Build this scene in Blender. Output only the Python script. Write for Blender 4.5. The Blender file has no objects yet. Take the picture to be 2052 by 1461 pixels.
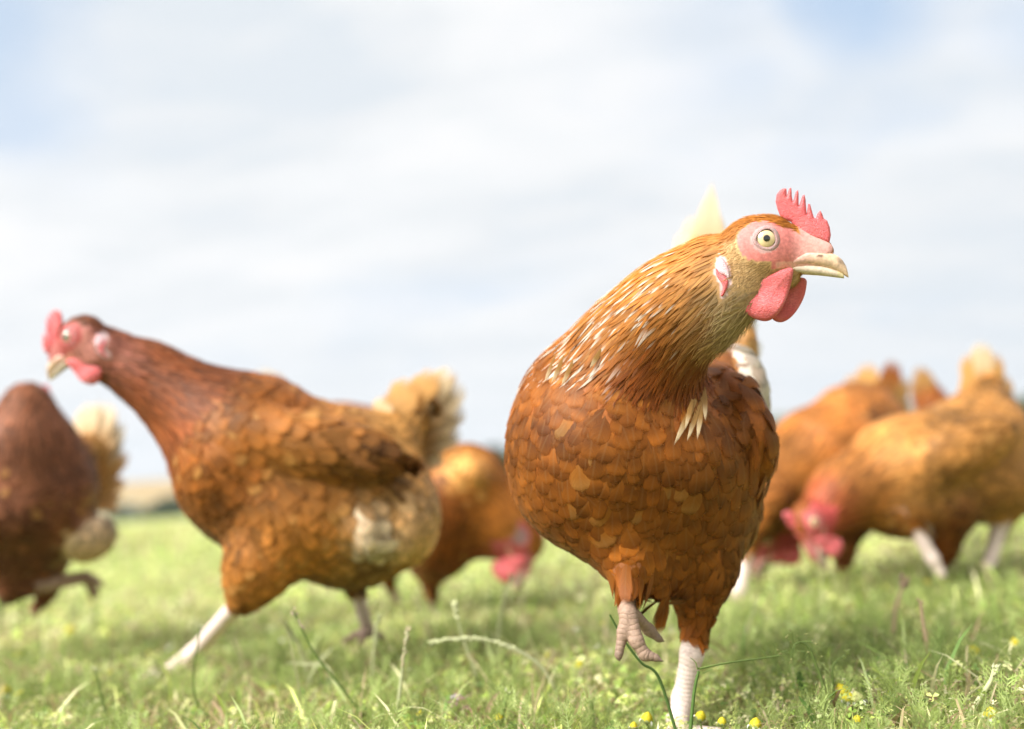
import bpy, bmesh, math, random
import numpy as np
import openvdb
from mathutils import Vector, Matrix, geometry
from mathutils.bvhtree import BVHTree

random.seed(7)
rng = np.random.default_rng(11)
SC = bpy.context.scene
COL = SC.collection
R = math.radians

# ------------------------------------------------------------------ camera
CAM_H, FPX, CX, CY = 0.21, 1995.0, 1026.0, 730.5
PITCH, ROLL = R(7.17), R(-4.2)
camd = bpy.data.cameras.new('camera')
cam = bpy.data.objects.new('camera', camd)
COL.objects.link(cam)
SC.camera = cam
camd.sensor_width = 36.0
camd.lens = 35.0
camd.clip_start = 0.02
camd.clip_end = 9000.0
CM = Matrix.Translation((0, 0, CAM_H)) @ Matrix.Rotation(math.pi / 2 + PITCH, 4, 'X') @ Matrix.Rotation(ROLL, 4, 'Z')
cam.matrix_world = CM
camd.dof.use_dof = True
camd.dof.focus_distance = 0.73
camd.dof.aperture_fstop = 2.3
camd.dof.aperture_blades = 0
MR = np.array(CM.to_3x3())
MT = np.array(CM.translation)
RIGHT, UPI, FWD = MR[:, 0], MR[:, 1], -MR[:, 2]


def P(px, py, d):
    """A point of the place: a direction measured in the survey of the photograph and a distance along the axis."""
    return MT + MR @ np.array([(px - CX) / FPX * d, -(py - CY) / FPX * d, -d])


def G(px, py, z=0.0):
    """Where that direction meets the ground."""
    v = MR @ np.array([(px - CX) / FPX, -(py - CY) / FPX, -1.0])
    return MT + v * ((z - MT[2]) / v[2])


# ------------------------------------------------------------------ sun, sky, exposure
SUN_TO = Vector((-0.60, -0.42, 0.68)).normalized()
sund = bpy.data.lights.new('sun', 'SUN')
sund.energy = 4.1
sund.angle = R(40)
sund.color = (1.0, 0.965, 0.91)
sun = bpy.data.objects.new('sun', sund)
sun.rotation_euler = SUN_TO.to_track_quat('Z', 'Y').to_euler()
COL.objects.link(sun)

SC.view_settings.view_transform = 'Standard'
SC.view_settings.look = 'None'
SC.view_settings.gamma = 1.0
SC.view_settings.use_curve_mapping = False
SC.view_settings.exposure = 1.15

world = bpy.data.worlds.new('World')
SC.world = world
world.use_nodes = True


class NT:
    """short-hand for wiring nodes"""
    def __init__(self, tree):
        self.t = tree
        tree.nodes.clear()

    def n(self, typ, ins=None, **props):
        nd = self.t.nodes.new(typ)
        for k, v in props.items():
            setattr(nd, k, v)
        if ins:
            for k, v in ins.items():
                s = nd.inputs[k]
                if hasattr(v, 'is_output') or isinstance(v, bpy.types.NodeSocket):
                    self.t.links.new(v, s)
                else:
                    s.default_value = v
        return nd

    def math(self, op, a, b=0.0, c=0.0, clamp=False):
        nd = self.t.nodes.new('ShaderNodeMath')
        nd.operation = op
        nd.use_clamp = clamp
        for i, v in enumerate((a, b, c)):
            if isinstance(v, bpy.types.NodeSocket):
                self.t.links.new(v, nd.inputs[i])
            else:
                nd.inputs[i].default_value = v
        return nd.outputs[0]

    def ramp(self, fac, stops, interp='LINEAR'):
        nd = self.t.nodes.new('ShaderNodeValToRGB')
        nd.color_ramp.interpolation = interp
        el = nd.color_ramp.elements
        while len(el) < len(stops):
            el.new(0.5)
        for e, (p, c) in zip(el, stops):
            e.position = p
            e.color = (*c, 1) if len(c) == 3 else c
        self.t.links.new(fac, nd.inputs[0])
        return nd.outputs[0]

    def mix(self, fac, a, b, blend='MIX'):
        nd = self.t.nodes.new('ShaderNodeMix')
        nd.data_type = 'RGBA'
        nd.blend_type = blend
        for i, v in ((0, fac), (6, a), (7, b)):
            if isinstance(v, bpy.types.NodeSocket):
                self.t.links.new(v, nd.inputs[i])
            else:
                nd.inputs[i].default_value = (*v, 1) if isinstance(v, tuple) and len(v) == 3 else v
        return nd.outputs[2]


def build_world():
    w = NT(world.node_tree)
    sky = w.n('ShaderNodeTexSky')
    sky.sky_type = 'NISHITA'
    sky.sun_disc = False
    sky.sun_elevation = math.asin(SUN_TO.z)
    sky.sun_rotation = math.atan2(SUN_TO.x, SUN_TO.y)
    sky.air_density = 1.0
    sky.dust_density = 1.0
    tc = w.n('ShaderNodeTexCoord').outputs['Generated']
    sep = w.n('ShaderNodeSeparateXYZ', {0: tc}).outputs
    zz = w.math('ADD', w.math('MAXIMUM', sep[2], 0.0), 0.22)
    vec = w.n('ShaderNodeCombineXYZ', {0: w.math('DIVIDE', sep[0], zz), 1: w.math('DIVIDE', sep[1], zz), 2: 0.0}).outputs[0]
    n1 = w.n('ShaderNodeTexNoise', {'Vector': w.n('ShaderNodeVectorMath', {0: vec, 1: (4.3, 1.7, 0)}).outputs[0], 'Scale': 1.15, 'Detail': 6.0, 'Roughness': 0.52, 'Distortion': 0.15}).outputs[0]
    vec2 = w.n('ShaderNodeVectorMath', {0: vec, 1: (0.62, 1.35, 1.0)}, operation='MULTIPLY').outputs[0]
    n2 = w.n('ShaderNodeTexNoise', {'Vector': w.n('ShaderNodeVectorMath', {0: vec2, 1: (9.1, 5.2, 3.0)}).outputs[0], 'Scale': 3.0, 'Detail': 7.0, 'Roughness': 0.56, 'Distortion': 0.3}).outputs[0]

    def blob(px, py, rad):
        d = Vector(P(px, py, 1.0) - MT).normalized()
        dot = w.n('ShaderNodeVectorMath', {0: tc, 1: tuple(d)}, operation='DOT_PRODUCT').outputs['Value']
        return w.n('ShaderNodeMapRange', {'Value': dot, 'From Min': math.cos(rad), 'From Max': 1.0, 'To Min': 0.0, 'To Max': 1.0}, interpolation_type='SMOOTHSTEP').outputs[0]

    wob = w.math('MULTIPLY', w.math('SUBTRACT', n2, 0.5), 0.5)
    def soft(b, amp):
        return w.math('MULTIPLY', w.math('MAXIMUM', w.math('ADD', b, w.math('MULTIPLY', wob, b)), 0.0), amp)
    gap = w.math('ADD', soft(blob(-110, 0, 0.17), 0.14), w.math('ADD', soft(blob(1750, -60, 0.10), 0.15), soft(blob(2140, -40, 0.10), 0.10)))
    cover = w.math('SUBTRACT', w.math('ADD', n1, 0.17), gap)
    mask = w.n('ShaderNodeMapRange', {'Value': cover, 'From Min': 0.30, 'From Max': 0.66, 'To Min': 0.0, 'To Max': 1.0}, interpolation_type='SMOOTHSTEP').outputs[0]
    grey = w.math('ADD', n2, w.math('ADD', w.math('MULTIPLY', blob(480, 30, 0.22), 0.15),
                  w.math('MULTIPLY', blob(1950, 520, 0.25), 0.12)))
    white = w.ramp(grey, [(0.36, (8.1, 8.1, 8.15)), (0.50, (7.6, 7.75, 7.9)), (0.58, (7.2, 7.4, 7.6)), (0.72, (6.4, 6.85, 7.3))])
    # thin bluish air towards the horizon
    hz = w.n('ShaderNodeMapRange', {'Value': sep[2], 'From Min': 0.0, 'From Max': 0.24, 'To Min': 0.65, 'To Max': 0.0}, interpolation_type='SMOOTHSTEP').outputs[0]
    clouds = w.mix(hz, white, (6.9, 7.35, 7.75))
    blue = w.mix(0.7, sky.outputs[0], (4.9, 6.5, 8.6))
    final = w.mix(mask, blue, clouds)
    bg = w.n('ShaderNodeBackground', {'Color': final, 'Strength': 0.0555})
    out = w.n('ShaderNodeOutputWorld', {'Surface': bg.outputs[0]})


build_world()

# ------------------------------------------------------------------ materials


def new_mat(name):
    m = bpy.data.materials.new(name)
    m.use_nodes = True
    return m, NT(m.node_tree)


def out_surface(w, sh, disp=None):
    w.n('ShaderNodeOutputMaterial', {'Surface': sh})


def mat_feather(name='feather_material', transl=0.30):
    m, w = new_mat(name)
    col = w.n('ShaderNodeAttribute', attribute_name='Col').outputs['Color']
    uv = w.n('ShaderNodeAttribute', attribute_name='fuv').outputs['Vector']
    s = w.n('ShaderNodeSeparateXYZ', {0: uv}).outputs
    au = w.math('ABSOLUTE', s[0])
    # barbs: fine streaks running outwards and towards the tip
    bv = w.n('ShaderNodeCombineXYZ', {0: w.math('MULTIPLY', w.math('SUBTRACT', s[1], w.math('MULTIPLY', au, 0.45)), 44.0), 1: w.math('MULTIPLY', s[0], 1.2), 2: s[2]}).outputs[0]
    nz = w.n('ShaderNodeTexNoise', {'Vector': bv, 'Scale': 1.0, 'Detail': 3.0, 'Roughness': 0.6}).outputs[0]
    shaft = w.n('ShaderNodeMapRange', {'Value': au, 'From Min': 0.02, 'From Max': 0.13, 'To Min': 0.16, 'To Max': 0.0}).outputs[0]
    gain = w.n('ShaderNodeMapRange', {'Value': nz, 'From Min': 0.25, 'From Max': 0.75, 'To Min': 0.80, 'To Max': 1.2}).outputs[0]
    c2 = w.n('ShaderNodeVectorMath', {0: col, 'Scale': gain}, operation='SCALE').outputs[0]
    c3 = w.mix(w.math('MULTIPLY', shaft, 0.5), c2, (0.55, 0.36, 0.17))
    bn = w.n('ShaderNodeAttribute', attribute_name='bn').outputs['Vector']
    gn = w.n('ShaderNodeNewGeometry').outputs['Normal']
    cn = w.n('ShaderNodeVectorMath', {0: w.n('ShaderNodeVectorMath', {0: gn, 'Scale': 0.28}, operation='SCALE').outputs[0],
                                      1: w.n('ShaderNodeVectorMath', {0: bn, 'Scale': 0.72}, operation='SCALE').outputs[0]}, operation='ADD').outputs[0]
    cn = w.n('ShaderNodeVectorMath', {0: cn}, operation='NORMALIZE').outputs[0]
    bump = w.n('ShaderNodeBump', {'Height': nz, 'Strength': 0.30, 'Distance': 0.0006, 'Normal': cn})
    pr = w.n('ShaderNodeBsdfPrincipled', {'Base Color': c3, 'Roughness': 0.50, 'Specular IOR Level': 0.22, 'Normal': bump.outputs[0]})
    pr.inputs['Sheen Weight'].default_value = 0.05
    pr.inputs['Sheen Roughness'].default_value = 0.4
    pr.inputs['Sheen Tint'].default_value = (1.0, 0.75, 0.5, 1)
    tr = w.n('ShaderNodeBsdfTranslucent', {'Color': c3})
    mx = w.n('ShaderNodeMixShader', {0: transl, 1: pr.outputs[0], 2: tr.outputs[0]})
    # the vane thins out into separate barbs at its rim
    rim = w.math('MAXIMUM', w.n('ShaderNodeMapRange', {'Value': au, 'From Min': 0.60, 'From Max': 1.0}).outputs[0],
                 w.n('ShaderNodeMapRange', {'Value': s[1], 'From Min': 0.80, 'From Max': 1.0}).outputs[0])
    fade = w.math('MULTIPLY', w.math('POWER', rim, 1.6), w.n('ShaderNodeMapRange', {'Value': nz, 'From Min': 0.3, 'From Max': 0.7, 'To Min': 0.55, 'To Max': 1.25}).outputs[0], clamp=True)
    mx = w.n('ShaderNodeMixShader', {0: fade, 1: mx.outputs[0], 2: w.n('ShaderNodeBsdfTransparent').outputs[0]})
    out_surface(w, mx.outputs[0])
    return m


def mat_body():
    m, w = new_mat('hen_body_material')
    col = w.n('ShaderNodeAttribute', attribute_name='Col').outputs['Color']
    leg = w.n('ShaderNodeAttribute', attribute_name='leg').outputs['Fac']
    ring = w.n('ShaderNodeAttribute', attribute_name='ring').outputs['Fac']
    geo = w.n('ShaderNodeTexCoord').outputs['Object']
    nz = w.n('ShaderNodeTexNoise', {'Vector': geo, 'Scale': 420.0, 'Detail': 4.0, 'Roughness': 0.65}).outputs[0]
    nl = w.n('ShaderNodeTexNoise', {'Vector': geo, 'Scale': 90.0, 'Detail': 3.0}).outputs[0]
    gain = w.n('ShaderNodeMapRange', {'Value': nz, 'From Min': 0.3, 'From Max': 0.7, 'To Min': 0.78, 'To Max': 1.2}).outputs[0]
    c2 = w.n('ShaderNodeVectorMath', {0: col, 'Scale': gain}, operation='SCALE').outputs[0]
    sc = w.math('ABSOLUTE', w.math('SINE', w.math('MULTIPLY_ADD', ring, 820.0, w.math('MULTIPLY', nl, 5.0))))
    sc = w.math('POWER', sc, 0.45)
    scl = w.math('MULTIPLY', sc, leg)
    groove = w.n('ShaderNodeMapRange', {'Value': sc, 'From Min': 0.2, 'From Max': 0.8, 'To Min': 0.34, 'To Max': 0.0}).outputs[0]
    c3 = w.mix(w.math('MULTIPLY', groove, leg), c2, (0.30, 0.17, 0.12))
    h = w.math('ADD', w.math('MULTIPLY', nz, 0.5), w.math('MULTIPLY', scl, 1.0))
    bump = w.n('ShaderNodeBump', {'Height': h, 'Strength': 0.45, 'Distance': 0.001})
    pr = w.n('ShaderNodeBsdfPrincipled', {'Base Color': c3, 'Roughness': 0.6, 'Specular IOR Level': 0.3, 'Normal': bump.outputs[0]})
    out_surface(w, pr.outputs[0])
    return m


def mat_flesh(name, c1, c2, scale=300.0):
    m, w = new_mat(name)
    geo = w.n('ShaderNodeTexCoord').outputs['Object']
    mp = w.n('ShaderNodeMapping', {'Vector': geo, 'Scale': (0.55, 1.0, 1.6), 'Rotation': (0.2, 0.35, 0.1)}).outputs[0]
    warp = w.n('ShaderNodeTexNoise', {'Vector': geo, 'Scale': scale * 0.35, 'Detail': 2.0})
    mp2 = w.n('ShaderNodeVectorMath', {0: mp, 1: w.n('ShaderNodeVectorMath', {0: warp.outputs['Color'], 'Scale': 0.006}, operation='SCALE').outputs[0]}, operation='ADD').outputs[0]
    vo = w.n('ShaderNodeTexVoronoi', {'Vector': mp2, 'Scale': scale * 1.7}, feature='DISTANCE_TO_EDGE').outputs[0]
    nz = w.n('ShaderNodeTexNoise', {'Vector': geo, 'Scale': scale, 'Detail': 5.0, 'Roughness': 0.7}).outputs[0]
    nl = w.n('ShaderNodeTexNoise', {'Vector': geo, 'Scale': scale * 0.25, 'Detail': 3.0}).outputs[0]
    c = w.mix(w.n('ShaderNodeMapRange', {'Value': nl, 'From Min': 0.3, 'From Max': 0.7}).outputs[0], c1, c2)
    crack = w.n('ShaderNodeMapRange', {'Value': vo, 'From Min': 0.0, 'From Max': 0.12, 'To Min': 0.0, 'To Max': 1.0}).outputs[0]
    c = w.mix(w.math('MULTIPLY', w.math('SUBTRACT', 1.0, crack), 0.5), c, tuple(x * 0.74 for x in c1))
    h = w.math('ADD', w.math('MULTIPLY', crack, 0.7), nz)
    bump = w.n('ShaderNodeBump', {'Height': h, 'Strength': 0.5, 'Distance': 0.0011})
    pr = w.n('ShaderNodeBsdfPrincipled', {'Base Color': c, 'Roughness': 0.5, 'Specular IOR Level': 0.35, 'Normal': bump.outputs[0]})
    pr.inputs['Subsurface Weight'].default_value = 0.35
    pr.inputs['Subsurface Radius'].default_value = (1.0, 0.3, 0.2)
    pr.inputs['Subsurface Scale'].default_value = 0.0018
    out_surface(w, pr.outputs[0])
    return m


def mat_attr(name, rough=0.6, transl=0.0, noise=0.0, nscale=200.0, spec=0.3, coat=0.0):
    m, w = new_mat(name)
    c = w.n('ShaderNodeAttribute', attribute_name='Col').outputs['Color']
    if noise:
        geo = w.n('ShaderNodeTexCoord').outputs['Object']
        nz = w.n('ShaderNodeTexNoise', {'Vector': geo, 'Scale': nscale, 'Detail': 4.0, 'Roughness': 0.6}).outputs[0]
        g = w.n('ShaderNodeMapRange', {'Value': nz, 'From Min': 0.3, 'From Max': 0.7, 'To Min': 1 - noise, 'To Max': 1 + noise}).outputs[0]
        c = w.n('ShaderNodeVectorMath', {0: c, 'Scale': g}, operation='SCALE').outputs[0]
    pr = w.n('ShaderNodeBsdfPrincipled', {'Base Color': c, 'Roughness': rough, 'Specular IOR Level': spec})
    pr.inputs['Coat Weight'].default_value = coat
    pr.inputs['Coat Roughness'].default_value = 0.03
    sh = pr.outputs[0]
    if transl:
        tr = w.n('ShaderNodeBsdfTranslucent', {'Color': c})
        sh = w.n('ShaderNodeMixShader', {0: transl, 1: sh, 2: tr.outputs[0]}).outputs[0]
    out_surface(w, sh)
    return m


M_FEATHER = mat_feather()
M_QUILL = mat_feather('tail_feather_material', 0.08)
M_BODY = mat_body()
M_COMB = mat_flesh('comb_skin', (0.70, 0.125, 0.135), (0.74, 0.20, 0.20))
M_LOBE = mat_flesh('ear_lobe_skin', (0.80, 0.66, 0.68), (0.78, 0.42, 0.46))
M_LID = mat_flesh('eyelid_skin', (0.50, 0.30, 0.29), (0.47, 0.33, 0.32), 500)
M_BEAK = mat_attr('beak_horn', 0.4, 0.0, 0.24, 320.0, 0.4)
M_EYE = mat_attr('eye_surface', 0.12, 0.0, 0.10, 900.0, 0.5, 1.0)
M_LEAF = mat_attr('leaf_material', 0.5, 0.42, 0.10, 60.0, 0.3)
M_PLANT = mat_attr('weed_material', 0.55, 0.25, 0.14, 300.0, 0.3)
M_FAR = mat_attr('far_foliage', 0.75, 0.2, 0.2, 2.0, 0.1)
M_POST = mat_attr('post_material', 0.6, 0.0, 0.1, 20.0)


# ------------------------------------------------------------------ object helpers
def tag(o, label=None, cat=None, group=None, kind=None):
    if label: o['label'] = label
    if cat: o['category'] = cat
    if group: o['group'] = group
    if kind: o['kind'] = kind
    return o


def empty(name, loc):
    o = bpy.data.objects.new(name, None)
    o.empty_display_size = 0.05
    o.location = loc
    COL.objects.link(o)
    return o


def mesh_obj(name, verts, faces, mat, parent=None, col=None, attrs=None, smooth=True, fuv=None):
    """verts (n,3) world; faces (m,k) array or list of arrays"""
    me = bpy.data.meshes.new(name)
    verts = np.asarray(verts, dtype=np.float32)
    off = np.zeros(3, np.float32)
    if parent is not None:
        off = np.array(parent.matrix_basis.translation, np.float32)
    else:
        off = np.array([verts[:, 0].mean(), verts[:, 1].mean(), verts[:, 2].min()], np.float32)
    if not isinstance(faces, list):
        faces = [faces]
    faces = [np.asarray(f, dtype=np.int32) for f in faces if len(f)]
    nl = sum(f.size for f in faces)
    nf = sum(len(f) for f in faces)
    me.vertices.add(len(verts))
    me.vertices.foreach_set('co', (verts - off).ravel())
    me.loops.add(nl)
    me.loops.foreach_set('vertex_index', np.concatenate([f.ravel() for f in faces]))
    me.polygons.add(nf)
    tot = np.concatenate([np.full(len(f), f.shape[1], np.int32) for f in faces])
    me.polygons.foreach_set('loop_start', np.concatenate([[0], np.cumsum(tot)[:-1]]).astype(np.int32))
    me.update(calc_edges=True)
    if smooth:
        me.shade_smooth()
    if col is not None:
        a = me.attributes.new('Col', 'FLOAT_COLOR', 'POINT')
        c = np.ones((len(verts), 4), np.float32)
        c[:, :3] = col
        a.data.foreach_set('color', c.ravel())
    if fuv is not None:
        fuv = np.asarray(fuv, np.float32)
        for nm_, sl in (('fuv', fuv[:, :3]), ('bn', fuv[:, 3:6])):
            a = me.attributes.new(nm_, 'FLOAT_VECTOR', 'POINT')
            a.data.foreach_set('vector', np.ascontiguousarray(sl).ravel())
    for k, v in (attrs or {}).items():
        a = me.attributes.new(k, 'FLOAT', 'POINT')
        a.data.foreach_set('value', np.asarray(v, np.float32))
    me.materials.append(mat)
    o = bpy.data.objects.new(name, me)
    COL.objects.link(o)
    if parent is not None:
        o.parent = parent
        pb = parent
        # parents sit un-rotated, so local = world - parent origin
        o.location = (0, 0, 0)
    else:
        o.location = Vector(off)
    return o


def sub_of(parent_obj, o):
    """re-hang o (built against the thing's origin) under one of its parts"""
    o.parent = parent_obj
    return o


def nrm(v, axis=-1):
    return v / np.maximum(np.linalg.norm(v, axis=axis, keepdims=True), 1e-9)


# ------------------------------------------------------------------ implicit modelling
def d_ell(X, pr):
    l = (X - pr['c']) @ pr['R'] / pr['r']
    k0 = np.linalg.norm(l, axis=-1)
    k1 = np.linalg.norm(l / pr['r'], axis=-1)
    return k0 * (k0 - 1.0) / np.maximum(k1, 1e-6)


def d_rc(X, pr):
    a, b = pr['a'], pr['b']
    sq = pr.get('sq')
    if sq is not None:                       # flattened along one axis
        ax, s = sq
        def fl(Y):
            k = (Y - a) @ ax
            return Y + np.multiply.outer(k * (1.0 / s - 1.0), ax)
        X = fl(X)
        b = fl(b[None])[0]
    ba = b - a
    pa = X - a
    t = np.clip((pa @ ba) / (ba @ ba), 0, 1)
    d = np.linalg.norm(pa - t[..., None] * ba, axis=-1) - (pr['ra'] + (pr['rb'] - pr['ra']) * t)
    return d * (sq[1] * 0.5 + 0.5 if sq is not None else 1.0)


def prim_d(X, pr):
    return d_ell(X, pr) if pr['kind'] == 'ell' else d_rc(X, pr)


def bounds(pr):
    if pr['kind'] == 'ell':
        r = float(max(pr['r']))
        return pr['c'] - r, pr['c'] + r
    r = max(pr['ra'], pr['rb'])
    return np.minimum(pr['a'], pr['b']) - r, np.maximum(pr['a'], pr['b']) + r


def solidify(fn_or_prims, vox, lo=None, hi=None):
    if callable(fn_or_prims):
        n = np.ceil((hi - lo) / vox).astype(int) + 1
        ax = [lo[i] + vox * np.arange(n[i]) for i in range(3)]
        A = fn_or_prims(ax)
    else:
        prims = fn_or_prims
        bs = [bounds(p) for p in prims]
        lo = np.min([b[0] for b in bs], 0) - 4 * vox
        hi = np.max([b[1] for b in bs], 0) + 4 * vox
        n = np.ceil((hi - lo) / vox).astype(int) + 1
        A = np.full(n, 1.0, np.float32)
        for p, (bl, bh) in zip(prims, bs):
            k = p['k']
            mg = k + 4 * vox
            i0 = np.maximum(np.floor((bl - mg - lo) / vox).astype(int), 0)
            i1 = np.minimum(np.ceil((bh + mg - lo) / vox).astype(int) + 1, n)
            g = np.stack(np.meshgrid(*[(lo[i] + vox * np.arange(i0[i], i1[i])) for i in range(3)], indexing='ij'), -1)
            d = prim_d(g, p).astype(np.float32)
            S = A[i0[0]:i1[0], i0[1]:i1[1], i0[2]:i1[2]]
            h = np.maximum(k - np.abs(S - d), 0.0) / k
            S[...] = np.minimum(S, d) - h * h * (k * 0.25)
    A = np.clip(A, -3 * vox, 3 * vox).astype(np.float32)
    gr = openvdb.FloatGrid(3 * vox)
    gr.copyFromArray(A)
    gr.gridClass = openvdb.GridClass.LEVEL_SET
    pts, quads = gr.convertToQuads(isovalue=0.0)
    pts = pts * vox + lo
    quads = np.asarray(quads, np.int64)[:, ::-1]
    q = pts[quads]
    nr = np.cross(q[:, 2] - q[:, 0], q[:, 3] - q[:, 1])
    # outward test against the volume
    vol = np.einsum('ij,ij->i', q.mean(1) - pts.mean(0), nr).sum()
    if vol < 0:
        quads = quads[:, ::-1]
        nr = -nr
    vn = np.zeros_like(pts)
    for k in range(4):
        np.add.at(vn, quads[:, k], nr)
    return pts, quads, nrm(vn)


def poly_sdf(pts2, poly):
    """signed distance of points (...,2) to a closed polygon"""
    poly = np.asarray(poly, float)
    d = np.full(pts2.shape[:-1], 1e9)
    s = np.ones(pts2.shape[:-1])
    n = len(poly)
    j = n - 1
    for i in range(n):
        e = poly[j] - poly[i]
        w = pts2 - poly[i]
        t = np.clip((w @ e) / (e @ e), 0, 1)
        b = w - t[..., None] * e
        d = np.minimum(d, (b * b).sum(-1))
        c1 = pts2[..., 1] >= poly[i][1]
        c2 = pts2[..., 1] < poly[j][1]
        c3 = e[0] * w[..., 1] > e[1] * w[..., 0]
        al = c1 & c2 & c3
        no = (~c1) & (~c2) & (~c3)
        s = np.where(al | no, -s, s)
        j = i
    return s * np.sqrt(d)


def smooth_poly(poly, it=2):
    p = np.asarray(poly, float)
    for _ in range(it):
        q = np.roll(p, -1, 0)
        p = np.stack([p * 0.75 + q * 0.25, p * 0.25 + q * 0.75], 1).reshape(-1, 2)
    return p


def slab(poly, thick, vox, bend=None, swell=0.0):
    """rounded fleshy sheet from an outline; local axes (x, y, s)"""
    poly = np.asarray(poly, float)
    lo = np.array([*poly.min(0) - 3 * vox, -thick * 2.2 - 3 * vox])
    hi = np.array([*poly.max(0) + 3 * vox, thick * 2.2 + 3 * vox])

    def fn(ax):
        g2 = np.stack(np.meshgrid(ax[0], ax[1], indexing='ij'), -1)
        d2 = poly_sdf(g2, poly)
        th = thick * (1.0 + swell * np.clip(-d2 / (thick * 4), 0, 1))
        a = np.maximum(d2 + thick, 0)[..., None]
        s = ax[2][None, None, :] * (thick / th)[..., None]
        return np.sqrt(a * a + s * s) - thick
    pts, quads, vn = solidify(fn, vox, lo, hi)
    if bend:
        pts = pts.copy()
        pts[:, 2] += bend(pts[:, 0], pts[:, 1])
    return pts, quads


# ------------------------------------------------------------------ feathers
def feather_batch(p, n, t, q, nq, L, W, lift, c0, c1, edge, prof, nl, tipstart, camber=0.09, seed=None):
    """Vectorised feathers. returns verts, quads, colours, fuv (stacked) and verts per feather"""
    N = len(p)
    us = np.array([-1.0, -0.6, 0.0, 0.6, 1.0]) if prof in ('contour', 'big') else np.array([-1.0, 0.0, 1.0])
    nw = len(us)
    vs = np.linspace(0, 1, nl + 1)
    if prof in ('contour', 'big'):
        vs = 1 - (1 - vs) ** 2.0
    if prof == 'contour':
        wv = np.where(vs < 0.62, 0.42 + 0.58 * np.sin(vs / 0.62 * np.pi / 2), np.clip(1 - ((vs - 0.62) / 0.39) ** 2.2, 0.0, 1) ** 0.5)
    elif prof == 'big':
        wv = np.where(vs < 0.7, 0.3 + 0.7 * np.sin(vs / 0.7 * np.pi / 2), np.sqrt(np.clip(1 - ((vs - 0.7) / 0.31) ** 2, 0.0, 1)))
    elif prof == 'hackle':
        wv = np.where(vs < 0.45, 0.55 + 0.45 * np.sin(vs / 0.45 * np.pi / 2), np.clip(1 - ((vs - 0.45) / 0.56) ** 1.6, 0.0, 1))
    else:
        wv = np.clip(1.0 - vs ** 1.5, 0.02, 1)
    V, U = np.meshgrid(vs, us, indexing='ij')
    V, U = V.ravel(), U.ravel()
    Wv = np.repeat(wv, nw)
    b = nrm(np.cross(n, t))
    bq = nrm(np.cross(nq, t))
    end = p + t * L[:, None]
    corr = q - end
    v_ = V[None, :, None]
    axis = p[:, None] + t[:, None] * (L[:, None] * V)[..., None] + corr[:, None] * v_ ** 2
    nm = nrm(n[:, None] * (1 - v_) + nq[:, None] * v_)
    bm = nrm(b[:, None] * (1 - v_) + bq[:, None] * v_)
    hgt = lift[:, None] * (V ** 0.8)[None] - (camber * W)[:, None] * (U ** 2)[None] * 1.0
    wob = 1.0 + 0.06 * rng.standard_normal((N, len(V))) * (np.abs(U) > 0.9)
    verts = axis + nm * hgt[..., None] + bm * (W[:, None] * 0.5 * U * Wv * wob)[..., None]
    ts = np.clip((V[None] - tipstart[:, None]) / np.maximum(1.0 - tipstart[:, None], 0.05) * 1.6, 0, 1)
    ts = ts * ts * (3 - 2 * ts)
    cc = c0[:, None] * (1 - ts[..., None]) + c1[:, None] * ts[..., None]
    ed = (np.maximum(np.abs(U) ** 3, np.clip((V - 0.8) / 0.2, 0, 1) ** 2))[None] * edge[:, None]
    cc = cc * (1 + ed[..., None])
    ident = rng.random(N) * 40
    fuv = np.stack([np.broadcast_to(U, (N, len(V))), np.broadcast_to(V, (N, len(V))), np.broadcast_to(ident[:, None], (N, len(V)))], -1)
    ij = np.arange(nl)[:, None] * nw + np.arange(nw - 1)[None]
    f = np.stack([ij, ij + 1, ij + nw + 1, ij + nw], -1).reshape(-1, 4)
    fuv = np.concatenate([fuv, np.broadcast_to(nm, (N, len(V), 3))], -1)
    return verts, f, cc, fuv


def batch_faces(f, N, nv):
    return (f[None] + (np.arange(N) * nv)[:, None, None]).reshape(-1, f.shape[1])


# ------------------------------------------------------------------ hens
RUST = np.array((0.27, 0.078, 0.011))
GOLD = np.array((0.42, 0.160, 0.024))
TAN = np.array((0.47, 0.245, 0.070))
DARK = np.array((0.155, 0.045, 0.014))
CREAM = np.array((0.55, 0.42, 0.25))
WHITE = np.array((0.62, 0.56, 0.47))
LEGC = np.array((0.80, 0.65, 0.59))
LEGD = np.array((0.32, 0.215, 0.155))  # darker copy of the leg colour; paints in shade on the raised foot


def rc(a, b, ra, rb, cls, col=None, k=0.03, flow=None, sq=None, m=False):
    A, B = P(*a), P(*b)
    d = dict(kind='rc', a=A, b=B, ra=ra * a[2] / FPX, rb=rb * b[2] / FPX, cls=cls, col=col, k=k)
    d['flow'] = nrm(B - A) if flow is None else nrm(np.asarray(flow, float))
    if sq:
        d['sq'] = (nrm(np.asarray(sq[0], float)), sq[1])
    return d


def ell(c, r, cls, col=None, k=0.03, flow=(0, 0, -1), tilt=0.0, yaw=0.0):
    """radii: px right, px up, metres deep; tilt in the picture's plane, yaw about the up axis"""
    ct, st = math.cos(R(tilt)), math.sin(R(tilt))
    x = RIGHT * ct + UPI * st
    y = -RIGHT * st + UPI * ct
    z = FWD
    cy, sy = math.cos(R(yaw)), math.sin(R(yaw))
    x, z = x * cy + z * sy, -x * sy + z * cy
    return dict(kind='ell', c=P(*c), R=np.stack([x, y, z], 1), r=np.array([r[0] * c[2] / FPX, r[1] * c[2] / FPX, r[2]]),
                cls=cls, col=col, k=k, flow=nrm(np.asarray(flow, float)))


def zt(pts):
    """enlarged-survey coordinates of the head -> head units (eye = origin)"""
    return [(0.2465 * a - 191.0, 146.0 - 0.2465 * b) for a, b in pts]


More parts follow.
